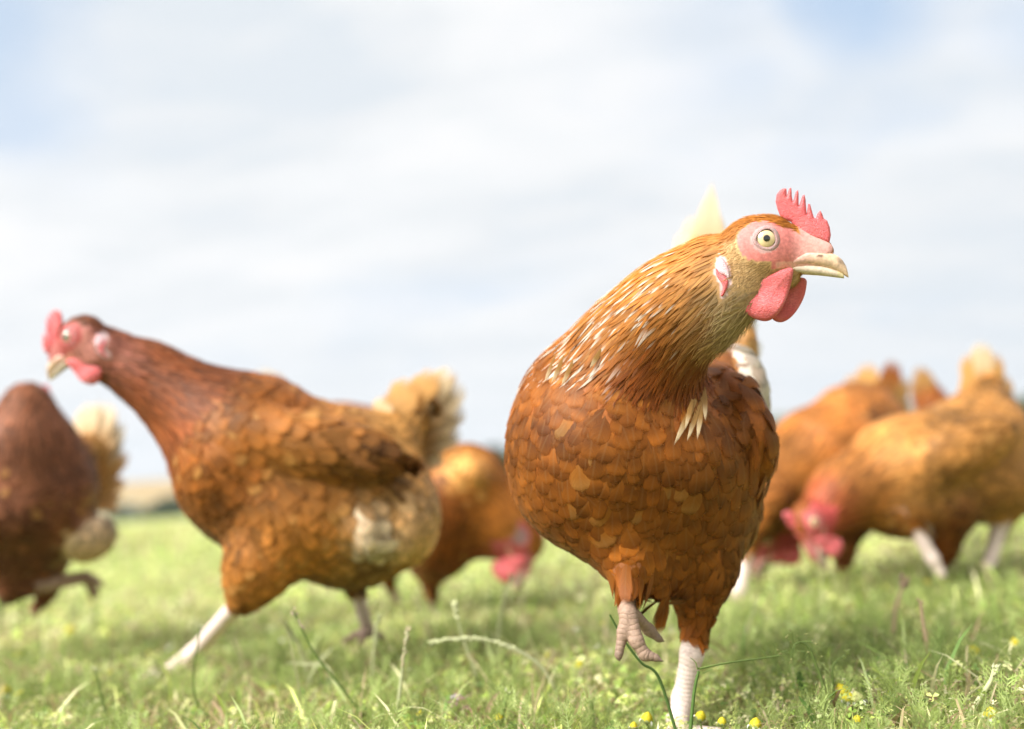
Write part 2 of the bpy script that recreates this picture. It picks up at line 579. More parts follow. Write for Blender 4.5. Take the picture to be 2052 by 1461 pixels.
COMB = zt([(905, 385), (880, 320), (866, 260), (874, 205), (900, 172), (930, 158), (950, 162), (953, 190), (952, 226),
           (960, 200), (972, 160), (988, 152), (992, 185), (993, 230), (1000, 268), (1012, 235), (1024, 188), (1042, 172), (1047, 205), (1046, 255),
           (1046, 306), (1060, 270), (1076, 220), (1092, 212), (1101, 250), (1104, 310), (1110, 376), (1115, 330), (1120, 288), (1136, 290), (1150, 345),
           (1166, 402), (1180, 406), (1192, 370), (1214, 344), (1230, 372), (1242, 410), (1268, 428), (1288, 480), (1297, 545), (1284, 612), (1215, 585),
           (1130, 570), (1075, 560), (1040, 500), (985, 430), (930, 410)])
WATTLE = zt([(1000, 805), (995, 870), (975, 980), (935, 1100), (885, 1185), (825, 1220), (740, 1190), (665, 1125), (636, 1052), (650, 1010), (700, 965), (755, 915), (860, 860), (930, 820)])
WATTLE2 = zt([(1120, 880), (1115, 960), (1098, 1040), (1045, 1140), (980, 1215), (905, 1248), (830, 1210), (860, 1120), (900, 1020), (960, 930), (1040, 870)])
LOBE_ALL = zt([(425, 705), (398, 780), (388, 830), (405, 890), (430, 930), (445, 965), (428, 1036), (455, 1040), (485, 990), (500, 930), (506, 860), (485, 790), (458, 735)])
LOBE_LOW = zt([(392, 800), (388, 850), (405, 890), (432, 925), (448, 960), (440, 1000), (426, 1036), (448, 1042), (478, 985), (494, 920), (470, 880), (430, 868), (408, 840)])
LOBE = zt([(425, 712), (405, 770), (402, 820), (425, 858), (470, 878), (494, 905), (502, 860), (480, 790), (455, 740)])
LOBE_OLD = zt([(425, 712), (405, 780), (398, 830), (412, 880), (440, 915), (455, 960), (440, 1010), (430, 1036), (450, 1040), (480, 990), (495, 930), (500, 860), (480, 790), (455, 740)])


class Hen:
    def __init__(self, spec):
        self.s = spec
        self.hu = spec['head_scale']          # metres per head unit
        self.hc = P(*spec['head'])
        f = nrm(np.asarray(spec['hf'], float))
        u = np.asarray(spec['hu'], float)
        u = nrm(u - f * (f @ u))
        s = np.cross(f, u)
        if s @ FWD > 0 and not spec.get('flip', False):
            pass
        self.f, self.u, self.sd = f, u, s
        self.nside = 1.0 if (s @ FWD) < 0 else -1.0     # which side faces the camera

    def H(self, x, y, z=0.0):
        return self.hc + (self.f * x + self.u * y + self.sd * z) * self.hu

    def hloc(self, X):
        d = (X - self.hc) / self.hu
        return d @ self.f, d @ self.u, d @ self.sd

    def head_prims(self):
        h = self.hu
        c = self.s.get('headcol', GOLD)
        Rm = np.stack([self.f, self.u, self.sd], 1)
        back = -self.f * 0.95 - self.u * 0.25

        def hr(a, b, ra, rb, cls, col, k=8, sq=0.75, flow=None):
            return dict(kind='rc', a=self.H(*a), b=self.H(*b), ra=ra * h, rb=rb * h, cls=cls, col=col, k=k * h,
                        flow=nrm(flow if flow is not None else back), sq=(self.sd, sq))
        return [
            dict(kind='ell', c=self.H(-12, -16), R=Rm, r=np.array([78, 70, 52]) * h, cls='head', col=c, k=14 * h, flow=nrm(back)),
            hr((10, -22), (96, -38), 54, 20, 'head', c, 10, 0.74),
            hr((15, 14), (106, -26), 40, 23, 'head', c, 10, 0.62),
            hr((60, 2), (116, -18), 26, 17, 'head', c, 10, 0.6),
            hr((-45, -78), (44, -68), 58, 26, 'cheek', self.s.get('cheekcol', TAN), 14, 0.72, flow=-self.f * 0.8 - self.u * 0.6),
        ]

    def face_colour(self, X, col, bare):
        x, y, z = self.hloc(X)
        az = np.abs(z)
        inh0 = (x > -110) & (x < -40) & (y > -115) & (y < -10) & (az < 110)
        inh = (x > -75) & (x < 150) & (y > -105) & (y < 70) & (az < 75)
        n = 0.5 + 0.5 * np.sin(x * 0.31 + 2 * np.sin(y * 0.23)) * np.sin(y * 0.37 + z * 0.2)
        # around the eye and across the lore
        e1 = ((x + 4) / 50) ** 2 + ((y + 2) / 41) ** 2 < 1.0 + 0.15 * (n - 0.5)
        brow = 42 - 0.78 * (x - 28)
        e2 = (x > 12) & (y < np.minimum(brow, 24)) & (y > -58 + 0.10 * x) & (x < 150)
        e3 = (x > 66) & (y > -40) & (y < 30)
        pink = inh & (e1 | e2 | e3) & (az > 4)
        pale = np.clip((x - 45) / 40, 0, 1)[:, None]
        pc = np.array((0.70, 0.27, 0.24)) * (1 - pale) + np.array((0.74, 0.46, 0.40)) * pale
        pc = pc * (0.9 + 0.2 * n[:, None]) * np.array(self.s.get('facemul', (0.92, 0.76, 0.76) if self.s.get('main') else (0.60, 0.34, 0.34)))
        ringr = np.sqrt((x / 1.0) ** 2 + y ** 2)
        lid = inh & (ringr < 27) & (az > 20)
        pc = np.where(lid[:, None], np.array((0.56, 0.33, 0.31)) * (1.0 if self.s.get('main') else 0.55), pc)
        gape = inh & (x > 20) & (y < -42) & (y > -62) & (x < 80)
        pc = np.where(gape[:, None], np.array((0.70, 0.36, 0.28)), pc)
        col = np.where(pink[:, None], pc, col)
        cheek = inh & (~pink) & (y < -18) & (y > -100) & (x > -62) & (az > 10)
        col = np.where(cheek[:, None], self.s.get('cheekcol', TAN) * (0.85 + 0.3 * n[:, None]), col)
        lobe = inh0 & (poly_sdf(np.stack([x, y], -1), LOBE_ALL) < 3)
        if self.s.get('lobe', True):
            pink = pink | lobe
            col = np.where(lobe[:, None], np.array((0.7, 0.5, 0.5)), col)
        tuft = inh & (~pink) & (x < -42) & (x > -90) & (y > -42) & (y < 2) & (az > 20)
        col = np.where(tuft[:, None], self.s.get('cheekcol', TAN) * 1.1, col)
        return col, bare | pink, cheek | tuft

    def build(self):
        s = self.s
        prims = s['prims'] + self.head_prims()
        vox = s['vox']
        root = empty('hen', tuple(s['root']))
        tag(root, s['label'], 'hen', 'brown hens on the pasture')
        self.root = root
        pts, quads, vn = solidify(prims, vox)
        self.prims = prims
        D = np.stack([prim_d(pts, p) for p in prims], 1)
        near = D.argmin(1)
        CL = np.array([p['cls'] for p in prims])
        cols = np.array([p['col'] if p['col'] is not None else RUST for p in prims])
        wts = np.exp(-np.maximum(D - D.min(1, keepdims=True), 0) / 0.006)
        wts /= wts.sum(1, keepdims=True)
        col = wts @ cols
        cls = CL[near]
        leg = (cls == 'leg')
        ring = np.zeros(len(pts))
        acc = 0.0
        for i, p in enumerate(prims):
            if p['cls'] == 'leg':
                m = near == i
                ba = p['b'] - p['a']
                t = np.clip(((pts[m] - p['a']) @ ba) / (ba @ ba), 0, 1)
                ring[m] = acc + t * np.linalg.norm(ba)
                acc += np.linalg.norm(ba)
        col, bare, cheek = self.face_colour(pts, col, leg)
        self.vcol = col
        mesh_obj('body', pts, quads, M_BODY, root, col=col, attrs={'leg': leg.astype(float), 'ring': ring})
        self.pts, self.quads, self.vn, self.D, self.near, self.cls, self.bare, self.cheek = pts, quads, vn, D, near, cls, bare, cheek
        self.bvh = BVHTree.FromPolygons(pts.tolist(), quads.tolist())
        self.flows = np.array([p['flow'] for p in prims])
        self.head_parts()
        self.plumage()
        for tf in s.get('tail', []):
            self.big_feather('tail_feather', *tf)
        for tf in s.get('wingf', []):
            self.big_feather('wing_feather', *tf)
        return root

    # ---- comb, wattles, beak, eyes
    def head_parts(self):
        s = self.s
        main = s.get('main', False)
        v = 0.9 if main else 2.2

        def to_w(p):
            return self.hc + (np.outer(p[:, 0], self.f) + np.outer(p[:, 1], self.u) + np.outer(p[:, 2], self.sd)) * self.hu
        lean = s.get('comb_lean', 0.0)
        pts, q = slab(COMB if main else smooth_poly(COMB, 1), 6.5 if main else 7.5, v, bend=lambda x, y: 2.5 * np.sin(x * 0.08 + y * 0.05) + lean * np.maximum(y - 20, 0), swell=0.4)
        pts = pts + np.array(s.get('comb_off', (0.0, 0.0, 0.0)))
        mesh_obj('comb', to_w(pts), q, M_COMB, self.root)
        nz = self.nside
        WN = np.array(WATTLE); WN = WN[0] + (WN - WN[0]) * np.array((1.22, 1.06))
        wp = s.get('wattle_up')

        def to_wat(p):
            if wp is None:
                return to_w(p)
            uw = nrm(np.asarray(wp, float)); fw = nrm(np.cross(uw, self.sd))
            if fw @ self.f < 0: fw = -fw
            return self.H(*s.get('wattle_at', (40, -52))) + (np.outer(p[:, 0] - 10, fw) + np.outer(p[:, 1] + 62, uw) + np.outer(p[:, 2], self.sd)) * self.hu
        pts, q = slab(smooth_poly(WN), 7, v, bend=lambda x, y: nz * (30 - 0.0035 * ((x - 20) ** 2 + (y + 100) ** 2) * 0.6 + 4 * np.sin(y * 0.08)), swell=0.5)
        mesh_obj('wattle', to_wat(pts), q, M_COMB, self.root)
        pts, q = slab(smooth_poly(WATTLE2 if main else WATTLE), 7, v, bend=lambda x, y: -nz * (24 - 3 * np.sin(y * 0.07)), swell=0.5)
        mesh_obj('wattle', to_wat(pts), q, M_COMB, self.root)
        for sg in ((nz, -nz) if main else ((nz,) if s.get('lobe', True) else ())):
            for nm, pl, mt, th in (('ear_lobe', LOBE, M_LOBE, 5.0), ('ear_flap', LOBE_LOW, M_COMB, 4.0)):
                pts, q = slab(smooth_poly(pl, 1), th, v, swell=0.5)
                pts = pts.copy()
                for i_ in range(len(pts)):
                    o = self.H(pts[i_, 0], pts[i_, 1], sg * 160)
                    hit = self.bvh.ray_cast(Vector(o), Vector(-self.sd * sg), 160 * self.hu)
                    zz = 160 - (hit[3] / self.hu if hit[0] is not None else 100)
                    pts[i_, 2] = sg * (zz + 1.5 + max(0.0, pts[i_, 2] * sg))
                mesh_obj(nm, to_w(pts), q, mt, self.root)
        # beak halves, lofted
        def loft(st, colf):
            st = np.array(st, float); tt = np.linspace(0, len(st) - 1, 34)
            st = np.stack([np.interp(tt, np.arange(len(st)), st[:, k]) for k in range(4)], 1)
            vs, cs, fs = [], [], []
            n = 20
            for (x, top, bot, hw) in st:
                for k in range(n):
                    a = 2 * math.pi * k / n
                    cy, ry = (top + bot) / 2, (top - bot) / 2
                    y = cy + ry * math.sin(a)
                    z = hw * math.copysign(abs(math.cos(a)) ** 0.8, math.cos(a))
                    vs.append((x, y, z))
                    cs.append(colf(x, y))
            vs.append((st[-1][0] + 1.5, st[-1][2], 0)); cs.append(colf(st[-1][0], st[-1][2]))
            f4 = [(i * n + k, i * n + (k + 1) % n, (i + 1) * n + (k + 1) % n, (i + 1) * n + k) for i in range(len(st) - 1) for k in range(n)]
            l = (len(st) - 1) * n
            f3 = [(l + k, l + (k + 1) % n, len(vs) - 1) for k in range(n)]
            return to_w(np.array(vs, float)), [np.array(f4), np.array(f3)], np.array(cs)
        horn = np.array((0.58, 0.40, 0.27)) * s.get('beakmul', 1.0)
        pale = np.array((0.72, 0.58, 0.45)) * s.get('beakmul', 1.0)
        up = [(24, -46, -56, 30), (50, -30, -53, 27), (80, -18, -50, 23), (106, -20, -51, 19), (126, -23, -56, 15.5), (140, -29, -61, 12.5), (150, -38, -66, 9.5), (157, -50, -71, 6), (160.5, -63, -73, 2.5)]
        lw = [(30, -48, -61, 24), (58, -45, -64, 21), (80, -45, -66, 18), (104, -47, -68, 14.5), (124, -52, -70.5, 11), (140, -58, -73, 7.5), (152, -64, -74.5, 4)]
        def horny(x, y, c):
            if abs(x - 107) < 6 and abs(y + 31 + 0.25 * (x - 107)) < 2.6:
                return np.array((0.12, 0.06, 0.04))
            k = math.exp(-((x - 148) / 9) ** 2 - ((y + 43) / 6) ** 2)
            k2 = 0.16 * math.sin(x * 0.55 + y * 0.9) * math.sin(x * 0.21)
            return c * (1 - 0.45 * k + k2)
        vv, ff, cc = loft(up, lambda x, y: horny(x, y, (np.array((0.70, 0.40, 0.33)) * max(0, min(1, (118 - x) / 50)) + (horn * 1.0 if x > 138 and y > -52 else horn * 1.25) * max(0, min(1, 1 - (118 - x) / 50)))))
        mesh_obj('upper_beak', vv, ff, M_BEAK, self.root, col=cc)
        vv, ff, cc = loft(lw, lambda x, y: pale if x < 140 else np.array((0.66, 0.55, 0.32)))
        mesh_obj('lower_beak', vv, ff, M_BEAK, self.root, col=cc)
        # eyes
        for sg in (1.0, -1.0):
            c = np.array((0.0, 0.0, sg * 27.5))
            ax = nrm(np.array((0.10, 0.06, sg)))
            r = 28.0
            e1 = nrm(np.cross(ax, (0, 1, 0)))
            e2 = np.cross(ax, e1)

            def cap(a0, a1, rr, colf, name, bulge=0.0, parent=None):
                vs, cs, fs = [], [], []
                n, m = 32, 6
                for i in range(m + 1):
                    a = a0 + (a1 - a0) * i / m
                    for k in range(n):
                        b = 2 * math.pi * k / n
                        vs.append(c + rr * (ax * math.cos(a) + (e1 * math.cos(b) + e2 * math.sin(b)) * math.sin(a)))
                        cs.append(colf(i / m))
                for i in range(m):
                    for k in range(n):
                        fs.append((i * n + k, (i + 1) * n + k, (i + 1) * n + (k + 1) % n, i * n + (k + 1) % n))
                o = mesh_obj(name, to_w(np.array(vs)), np.array(fs), M_EYE, self.root, col=np.array(cs))
                if parent:
                    sub_of(parent, o)
                return o
            eyec = s.get('eyecol', np.array((0.72, 0.54, 0.30)))
            ball = cap(0.62, 1.5, r, lambda t: np.array((0.03, 0.022, 0.025)), 'eye')
            cap(0.20, 0.66, r + 0.15, lambda t: eyec * (0.55 + 0.45 * min(1, t * 3)) if t < 0.95 else eyec * 0.3, 'iris', parent=ball)
            cap(0.0, 0.23, r + 0.4, lambda t: np.array((0.004, 0.004, 0.005)), 'pupil', parent=ball)
            # eyelid: a soft fold round the eye
            vs, fs = [], []
            n, m = 40, 10
            for i in range(n):
                a = 2 * math.pi * i / n
                d = e1 * math.cos(a) + e2 * math.sin(a)
                rr = 22.6 + 0.9 * math.sin(a * 3 + 1)
                for k in range(m):
                    b = 2 * math.pi * k / m
                    vs.append(c + ax * (20.5 + 2.4 * math.sin(b) - 2.2 * math.cos(b)) + d * (rr + 4.6 * math.cos(b)))
            for i in range(n):
                for k in range(m):
                    fs.append((i * m + k, i * m + (k + 1) % m, ((i + 1) % n) * m + (k + 1) % m, ((i + 1) % n) * m + k))
            mesh_obj('eyelid', to_w(np.array(vs)), np.array(fs), M_LID if main else M_COMB, self.root)

    # ---- feather coat
    def sample(self, fmask, spacing):
        q = self.quads[fmask]
        if len(q) == 0:
            return None
        A = self.pts[q]
        area = 0.5 * np.linalg.norm(np.cross(A[:, 2] - A[:, 0], A[:, 3] - A[:, 1]), axis=1)
        n = int(area.sum() / spacing ** 2 * 6) + 1
        fi = rng.choice(len(q), n, p=area / area.sum())
        u, v = rng.random(n), rng.random(n)
        w = np.stack([(1 - u) * (1 - v), u * (1 - v), u * v, (1 - u) * v], 1)
        p = np.einsum('nk,nkj->nj', w, A[fi])
        # one point per cell, nearest to the cell centre: an even cover
        cell = np.floor(p / spacing).astype(np.int64)
        dc = np.linalg.norm(p / spacing - cell - 0.5, axis=1)
        key = (cell[:, 0] * 73856093) ^ (cell[:, 1] * 19349663) ^ (cell[:, 2] * 83492791)
        o = np.lexsort((dc, key))
        k = key[o]
        first = np.concatenate([[True], k[1:] != k[:-1]])
        sel = o[first]
        # thin again: drop points with a closer kept neighbour
        p, fi, w = p[sel], fi[sel], w[sel]
        order = rng.permutation(len(p))
        grid, keep = {}, []
        r2 = (spacing * 0.72) ** 2
        cl = np.floor(p / spacing).astype(int)
        for i in order:
            cx, cy, cz = cl[i]
            ok = True
            for dx in (-1, 0, 1):
                for dy in (-1, 0, 1):
                    for dz in (-1, 0, 1):
                        for j in grid.get((cx + dx, cy + dy, cz + dz), ()):
                            e = p[i] - p[j]
                            if e @ e < r2:
                                ok = False
                                break
                        if not ok: break
                    if not ok: break
                if not ok: break
            if ok:
                grid.setdefault((cx, cy, cz), []).append(i)
                keep.append(i)
        keep = np.array(keep)
        vi = self.quads[fmask][fi[keep]]
        wk = w[keep]
        n_ = nrm(np.einsum('nk,nkj->nj', wk, self.vn[vi]))
        c_ = np.einsum('nk,nkj->nj', wk, self.vcol[vi])
        return p[keep], n_, c_

    def plumage(self):
        s = self.s
        main = s.get('main', False)
        fc = self.cls[self.quads[:, 0]]
        fb = self.bare[self.quads].any(1)
        fch = self.cheek[self.quads].all(1)
        dens = s.get('dens', 1.0)
        #        class      spacing  length          width   lift   profile  nl
        table = {'contour': (0.0092, (0.026, 0.034), 0.0205, 0.0019, 'contour', 9),
                 'breast':  (0.0080, (0.021, 0.028), 0.0180, 0.0015, 'contour', 9),
                 'wing':    (0.0105, (0.030, 0.044), 0.0175, 0.0034, 'contour', 9),
                 'hackle':  (0.0028, (0.028, 0.044), 0.0036, 0.0016, 'hackle', 6),
                 'throat':  (0.0028, (0.009, 0.014), 0.0020, 0.0030, 'strand', 4),
                 'fluff':   (0.0066, (0.022, 0.034), 0.0125, 0.0024, 'contour', 9),
                 'head':    (0.0017, (0.0055, 0.008), 0.0012, 0.0011, 'strand', 3),
                 'cheek':   (0.0016, (0.0032, 0.0055), 0.0008, 0.0013, 'strand', 3)}
        sets = {}
        rest = []
        for cname, (sp, (l0, l1), wd, lf, prof, nl) in table.items():
            if cname == 'cheek':
                m = ((fc == 'cheek') | fch) & ~fb
            else:
                m = (fc == cname) & ~fb & ~fch
            if not main:
                mul = {'contour': 1.15, 'breast': 1.3, 'wing': 1.15, 'hackle': 2.0, 'throat': 2.6, 'fluff': 1.3, 'head': 2.6, 'cheek': 2.8}[cname]
                sp, wd = sp * mul, wd * mul * 0.95
                nl = 4
                lf *= 1.2
                l0, l1 = l0 * (1.0 + 0.2 * (mul - 1)), l1 * (1.0 + 0.2 * (mul - 1))
            r = self.sample(m, sp)
            if r is None:
                continue
            p, n, c = r
            N = len(p)
            D = np.stack([prim_d(p, pr) for pr in self.prims], 1)
            w = np.exp(-np.maximum(D - D.min(1, keepdims=True), 0) / 0.016)
            fl = nrm(w @ self.flows)
            if cname not in ('head', 'cheek'):
                wl = np.exp(-np.maximum(D - D.min(1, keepdims=True), 0) / 0.007) * np.array([0.0 if pr['cls'] in ('leg',) else 1.0 for pr in self.prims]) + 1e-9
                c = (wl / wl.sum(1, keepdims=True)) @ np.array([pr['col'] if pr['col'] is not None else RUST for pr in self.prims])
            if cname in ('contour', 'fluff', 'wing', 'breast', 'throat'):
                fl = nrm(fl + rng.standard_normal((N, 3)) * (0.24 if cname != 'fluff' else 0.34))
            else:
                fl = nrm(fl + rng.standard_normal((N, 3)) * 0.09)
            t = nrm(fl - n * np.einsum('ij,ij->i', fl, n)[:, None])
            L = l0 + (l1 - l0) * rng.random(N)
            W = wd * (0.7 + 0.55 * rng.random(N))
            if cname == 'hackle':                       # longer towards the shoulders
                hd = np.linalg.norm(p - self.hc, axis=1)
                g = np.clip((hd - 30 * self.hu * 3) / 0.16, 0, 1)
                L *= 0.45 + 0.95 * g
                W *= 0.6 + 0.7 * g
            lift = lf * (0.5 + 1.1 * rng.random(N))
            q = p.copy(); nq = n.copy()
            for i in range(N):
                hit = self.bvh.find_nearest(p[i] + t[i] * L[i])
                if hit[0] is not None:
                    q[i] = hit[0]
                    nn = np.array(hit[1])
                    nq[i] = nn if nn @ n[i] > 0 else n[i]
            # keep the shaft length
            vec = q - p
            ln = np.linalg.norm(vec, axis=1)
            bad = ln < 0.45 * L
            q[bad] = (p + t * L[:, None])[bad]
            nq[bad] = n[bad]
            base = p + n * 0.0004 - n * (0.0004 if cname != 'head' else 0.0002)
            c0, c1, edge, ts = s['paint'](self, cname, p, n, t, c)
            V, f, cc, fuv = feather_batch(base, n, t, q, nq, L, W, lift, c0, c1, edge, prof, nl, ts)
            if main and prof == 'contour':
                sets[cname] = (p, n, L, W, V, f, cc, fuv)
            else:
                rest.append((V, f, cc, fuv))
        if main:
            # the largest feathers seen from the front stand as parts of their own
            cand = []
            for cname, (p, n, L, W, V, f, cc, fuv) in sets.items():
                ctr = V.mean(1)
                view = nrm(MT - ctr)
                face = np.einsum('ij,ij->i', nrm(n), view)
                dist = np.linalg.norm(ctr - MT, axis=1)
                sc = np.where(face > 0.25, L * W * face / dist ** 2, 0) * (1.0 if cname != 'fluff' else 0.55)
                # hidden behind the neck or behind another part of the body: not in view
                for i in np.nonzero(sc)[0]:
                    d = ctr[i] - MT
                    ll = np.linalg.norm(d)
                    hit = self.bvh.ray_cast(MT, d / ll, ll)
                    if hit[0] is not None and hit[3] < ll - 0.012:
                        sc[i] = 0
                cand += [(sc[i], cname, i) for i in range(len(p))]
            cand.sort(key=lambda a: -a[0])
            chosen = {}
            for _, cname, i in cand[:300]:
                chosen.setdefault(cname, []).append(i)
            for cname, (p, n, L, W, V, f, cc, fuv) in sets.items():
                sel = np.zeros(len(p), bool)
                sel[chosen.get(cname, [])] = True
                for i in np.nonzero(sel)[0]:
                    mesh_obj('feather', V[i], f, M_FEATHER, self.root, col=cc[i], fuv=fuv[i])
                rest.append((V[~sel], f, cc[~sel], fuv[~sel]))
        vs, fs, cs, us = [], [], [], []
        o = 0
        for V, f, cc, fuv in rest:
            N, nv = V.shape[:2]
            vs.append(V.reshape(-1, 3)); cs.append(cc.reshape(-1, 3)); us.append(fuv.reshape(-1, 6))
            fs.append(batch_faces(f, N, nv) + o)
            o += N * nv
        ob = mesh_obj('plumage', np.concatenate(vs), np.concatenate(fs), M_FEATHER, self.root, col=np.concatenate(cs), fuv=np.concatenate(us))
        tag(ob, kind='stuff')

    def big_feather(self, name, a, b, width, face, c0, c1, curl=0.0, prof='big'):
        """a long quill from a to b (surveyed points); face = the way its flat side looks"""
        def lay(q, off):
            if q[2] is not None:
                return P(*q)
            v = nrm(P(q[0], q[1], 1.0) - MT)
            h = self.bvh.ray_cast(Vector(MT), Vector(v))
            return None if h[0] is None else np.array(h[0]) - v * off
        A, B = lay(a, .003), lay(b, .006)
        if A is None or B is None:
            return
        L = np.linalg.norm(B - A)
        t = (B - A) / L
        n = np.asarray(face, float)
        n = nrm(n - t * (n @ t))
        one = lambda x: np.array([x], float)
        q = B + n * curl
        V, f, cc, fuv = feather_batch(A[None], n[None], t[None], q[None], nrm(n - t * curl / L)[None], one(L), one(width), one(0.001),
                                      np.asarray(c0, float)[None], np.asarray(c1, float)[None], one(0.15), prof, 12, one(0.45), 0.10)
        mesh_obj(name, V[0], f, M_QUILL, self.root, col=cc[0], fuv=fuv[0])


def toes(a, tips, r0, r1, col):
    """a foot: toes run from the ankle point a to the tips, each with a knuckle"""
    out = []
    for tp in tips:
        mid = (0.5 * (a[0] + tp[0]), 0.5 * (a[1] + tp[1]) - 4, 0.5 * (a[2] + tp[2]))
        out.append(rc(a, mid, r0, (r0 + r1) / 2, 'leg', col, k=0.004))
        out.append(rc(mid, tp, (r0 + r1) / 2, r1, 'leg', col, k=0.003))
    return out


def vnoise(p, sc, seed=0.0):
    x = p * sc + seed
    return 0.5 + 0.25 * (np.sin(x[:, 0] * 1.7 + np.sin(x[:, 1] * 2.3)) + np.sin(x[:, 2] * 2.1 + 1.3 * np.sin(x[:, 0] * 1.1 + x[:, 1] * 0.7)))


def paint_main(h, cname, p, n, t, c):
    N = len(p)
    rnd = rng.random(N)
    var = (0.68 + 0.18 * rng.random(N) + 0.55 * (vnoise(p, 26.0, 2.0) - 0.5))[:, None] * (1.15 if cname in ('hackle', 'head', 'throat', 'cheek') else 1.0)
    c = c * (1 - 0.2 * rng.random(N)[:, None]) + 0.2 * np.clip(vnoise(p, 40.0, 9.0), 0, 1)[:, None] * (GOLD * 0.8) * (cname in ('contour', 'fluff', 'breast', 'wing'))  + 0.25 * rng.random(N)[:, None] * c * (cname not in ('contour', 'fluff', 'breast', 'wing'))
    c0 = c * var
    c1 = c0 * np.array((1.45, 1.5, 1.4)) * (0.85 + 0.35 * rng.random(N))[:, None]
    edge = 0.20 + 0.45 * rng.random(N)
    if cname == 'hackle':
        c0 = c0 * (0.72 + 0.55 * rng.random(N))[:, None]
        c1 = c0 * 1.25
    ts = 0.25 + 0.3 * rng.random(N)
    if cname in ('contour', 'fluff', 'breast', 'wing'):
        rev = (rng.random(N) < 0.42)[:, None]
        lightb = c * 0.62 * (1.2 + 0.4 * rng.random(N))[:, None] + GOLD * 0.15
        darkt = c0 * (0.88 + 0.25 * rng.random(N))[:, None]
        c0, c1 = np.where(rev, lightb, c0), np.where(rev, darkt, c1)
        ts = np.where(rev[:, 0], 0.30 + 0.2 * rng.random(N), ts)
        gold = (rnd > 0.965)[:, None]
        c0 = np.where(gold, c0 * 0.6 + GOLD * 0.5, c0)
        c1 = np.where(gold, c1 * 0.7 + TAN * 0.40, c1)
    if cname == 'hackle':
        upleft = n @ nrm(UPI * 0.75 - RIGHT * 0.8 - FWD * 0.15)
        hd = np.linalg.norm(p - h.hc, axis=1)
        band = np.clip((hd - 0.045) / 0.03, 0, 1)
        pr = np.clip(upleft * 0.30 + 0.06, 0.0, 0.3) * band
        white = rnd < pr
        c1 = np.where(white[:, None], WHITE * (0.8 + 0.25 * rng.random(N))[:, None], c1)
        ts = np.where(white, 0.25 + 0.4 * rng.random(N), ts)
        streak = rng.random(N) < 0.22
        c0 = np.where(streak[:, None], c0 * 0.5 + TAN * 0.55, c0)
    if cname in ('hackle', 'cheek', 'throat'):
        x, y, z = h.hloc(p)
        wgt = np.clip(1.3 - np.hypot((x + 55) / 50, (y + 142) / 56), 0, 1)[:, None] * 0.7 * (0.6 + 0.6 * rng.random(N))[:, None]
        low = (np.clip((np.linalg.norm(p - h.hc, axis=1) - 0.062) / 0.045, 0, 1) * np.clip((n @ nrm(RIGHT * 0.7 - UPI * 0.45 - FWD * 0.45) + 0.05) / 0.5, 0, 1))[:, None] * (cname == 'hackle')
        deep = RUST * np.array((0.62, 0.55, 0.5)) * (0.75 + 0.5 * rng.random(N))[:, None]  # deep chestnut of the lower neck, with the under-neck shade painted in
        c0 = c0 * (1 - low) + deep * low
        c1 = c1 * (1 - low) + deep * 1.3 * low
        pale = CREAM * (0.8 + 0.4 * rng.random(N))[:, None]
        c0 = c0 * (1 - wgt) + pale * wgt
        c1 = c1 * (1 - wgt) + pale * 1.25 * wgt
    if cname in ('head', 'cheek', 'throat'):
        c1 = c0 * (1.0 + 0.5 * rng.random(N))[:, None]
    return c0, c1, edge, ts


def paint_plain(mult=1.0, white_p=0.06, seed=3.0):
    def fn(h, cname, p, n, t, c):
        N = len(p)
        big = vnoise(p, 22.0, seed)
        var = (0.62 + 0.45 * rng.random(N) + 0.75 * (big - 0.5))[:, None]
        if cname == 'hackle':
            var = var * (0.6 + 0.8 * rng.random(N))[:, None] + 0.15
        c0 = c * var * mult
        c1 = c0 * (1.15 + 0.5 * rng.random(N))[:, None]
        w = (rng.random(N) < white_p * 2 * np.clip(big * 2 - 0.7, 0, 1)) & (cname not in ('head', 'cheek', 'hackle'))
        c1 = np.where(w[:, None], c1 * 0.4 + TAN * 0.75, c1)
        return c0, c1, 0.1 + 0.3 * rng.random(N), np.full(N, 0.45)
    return fn


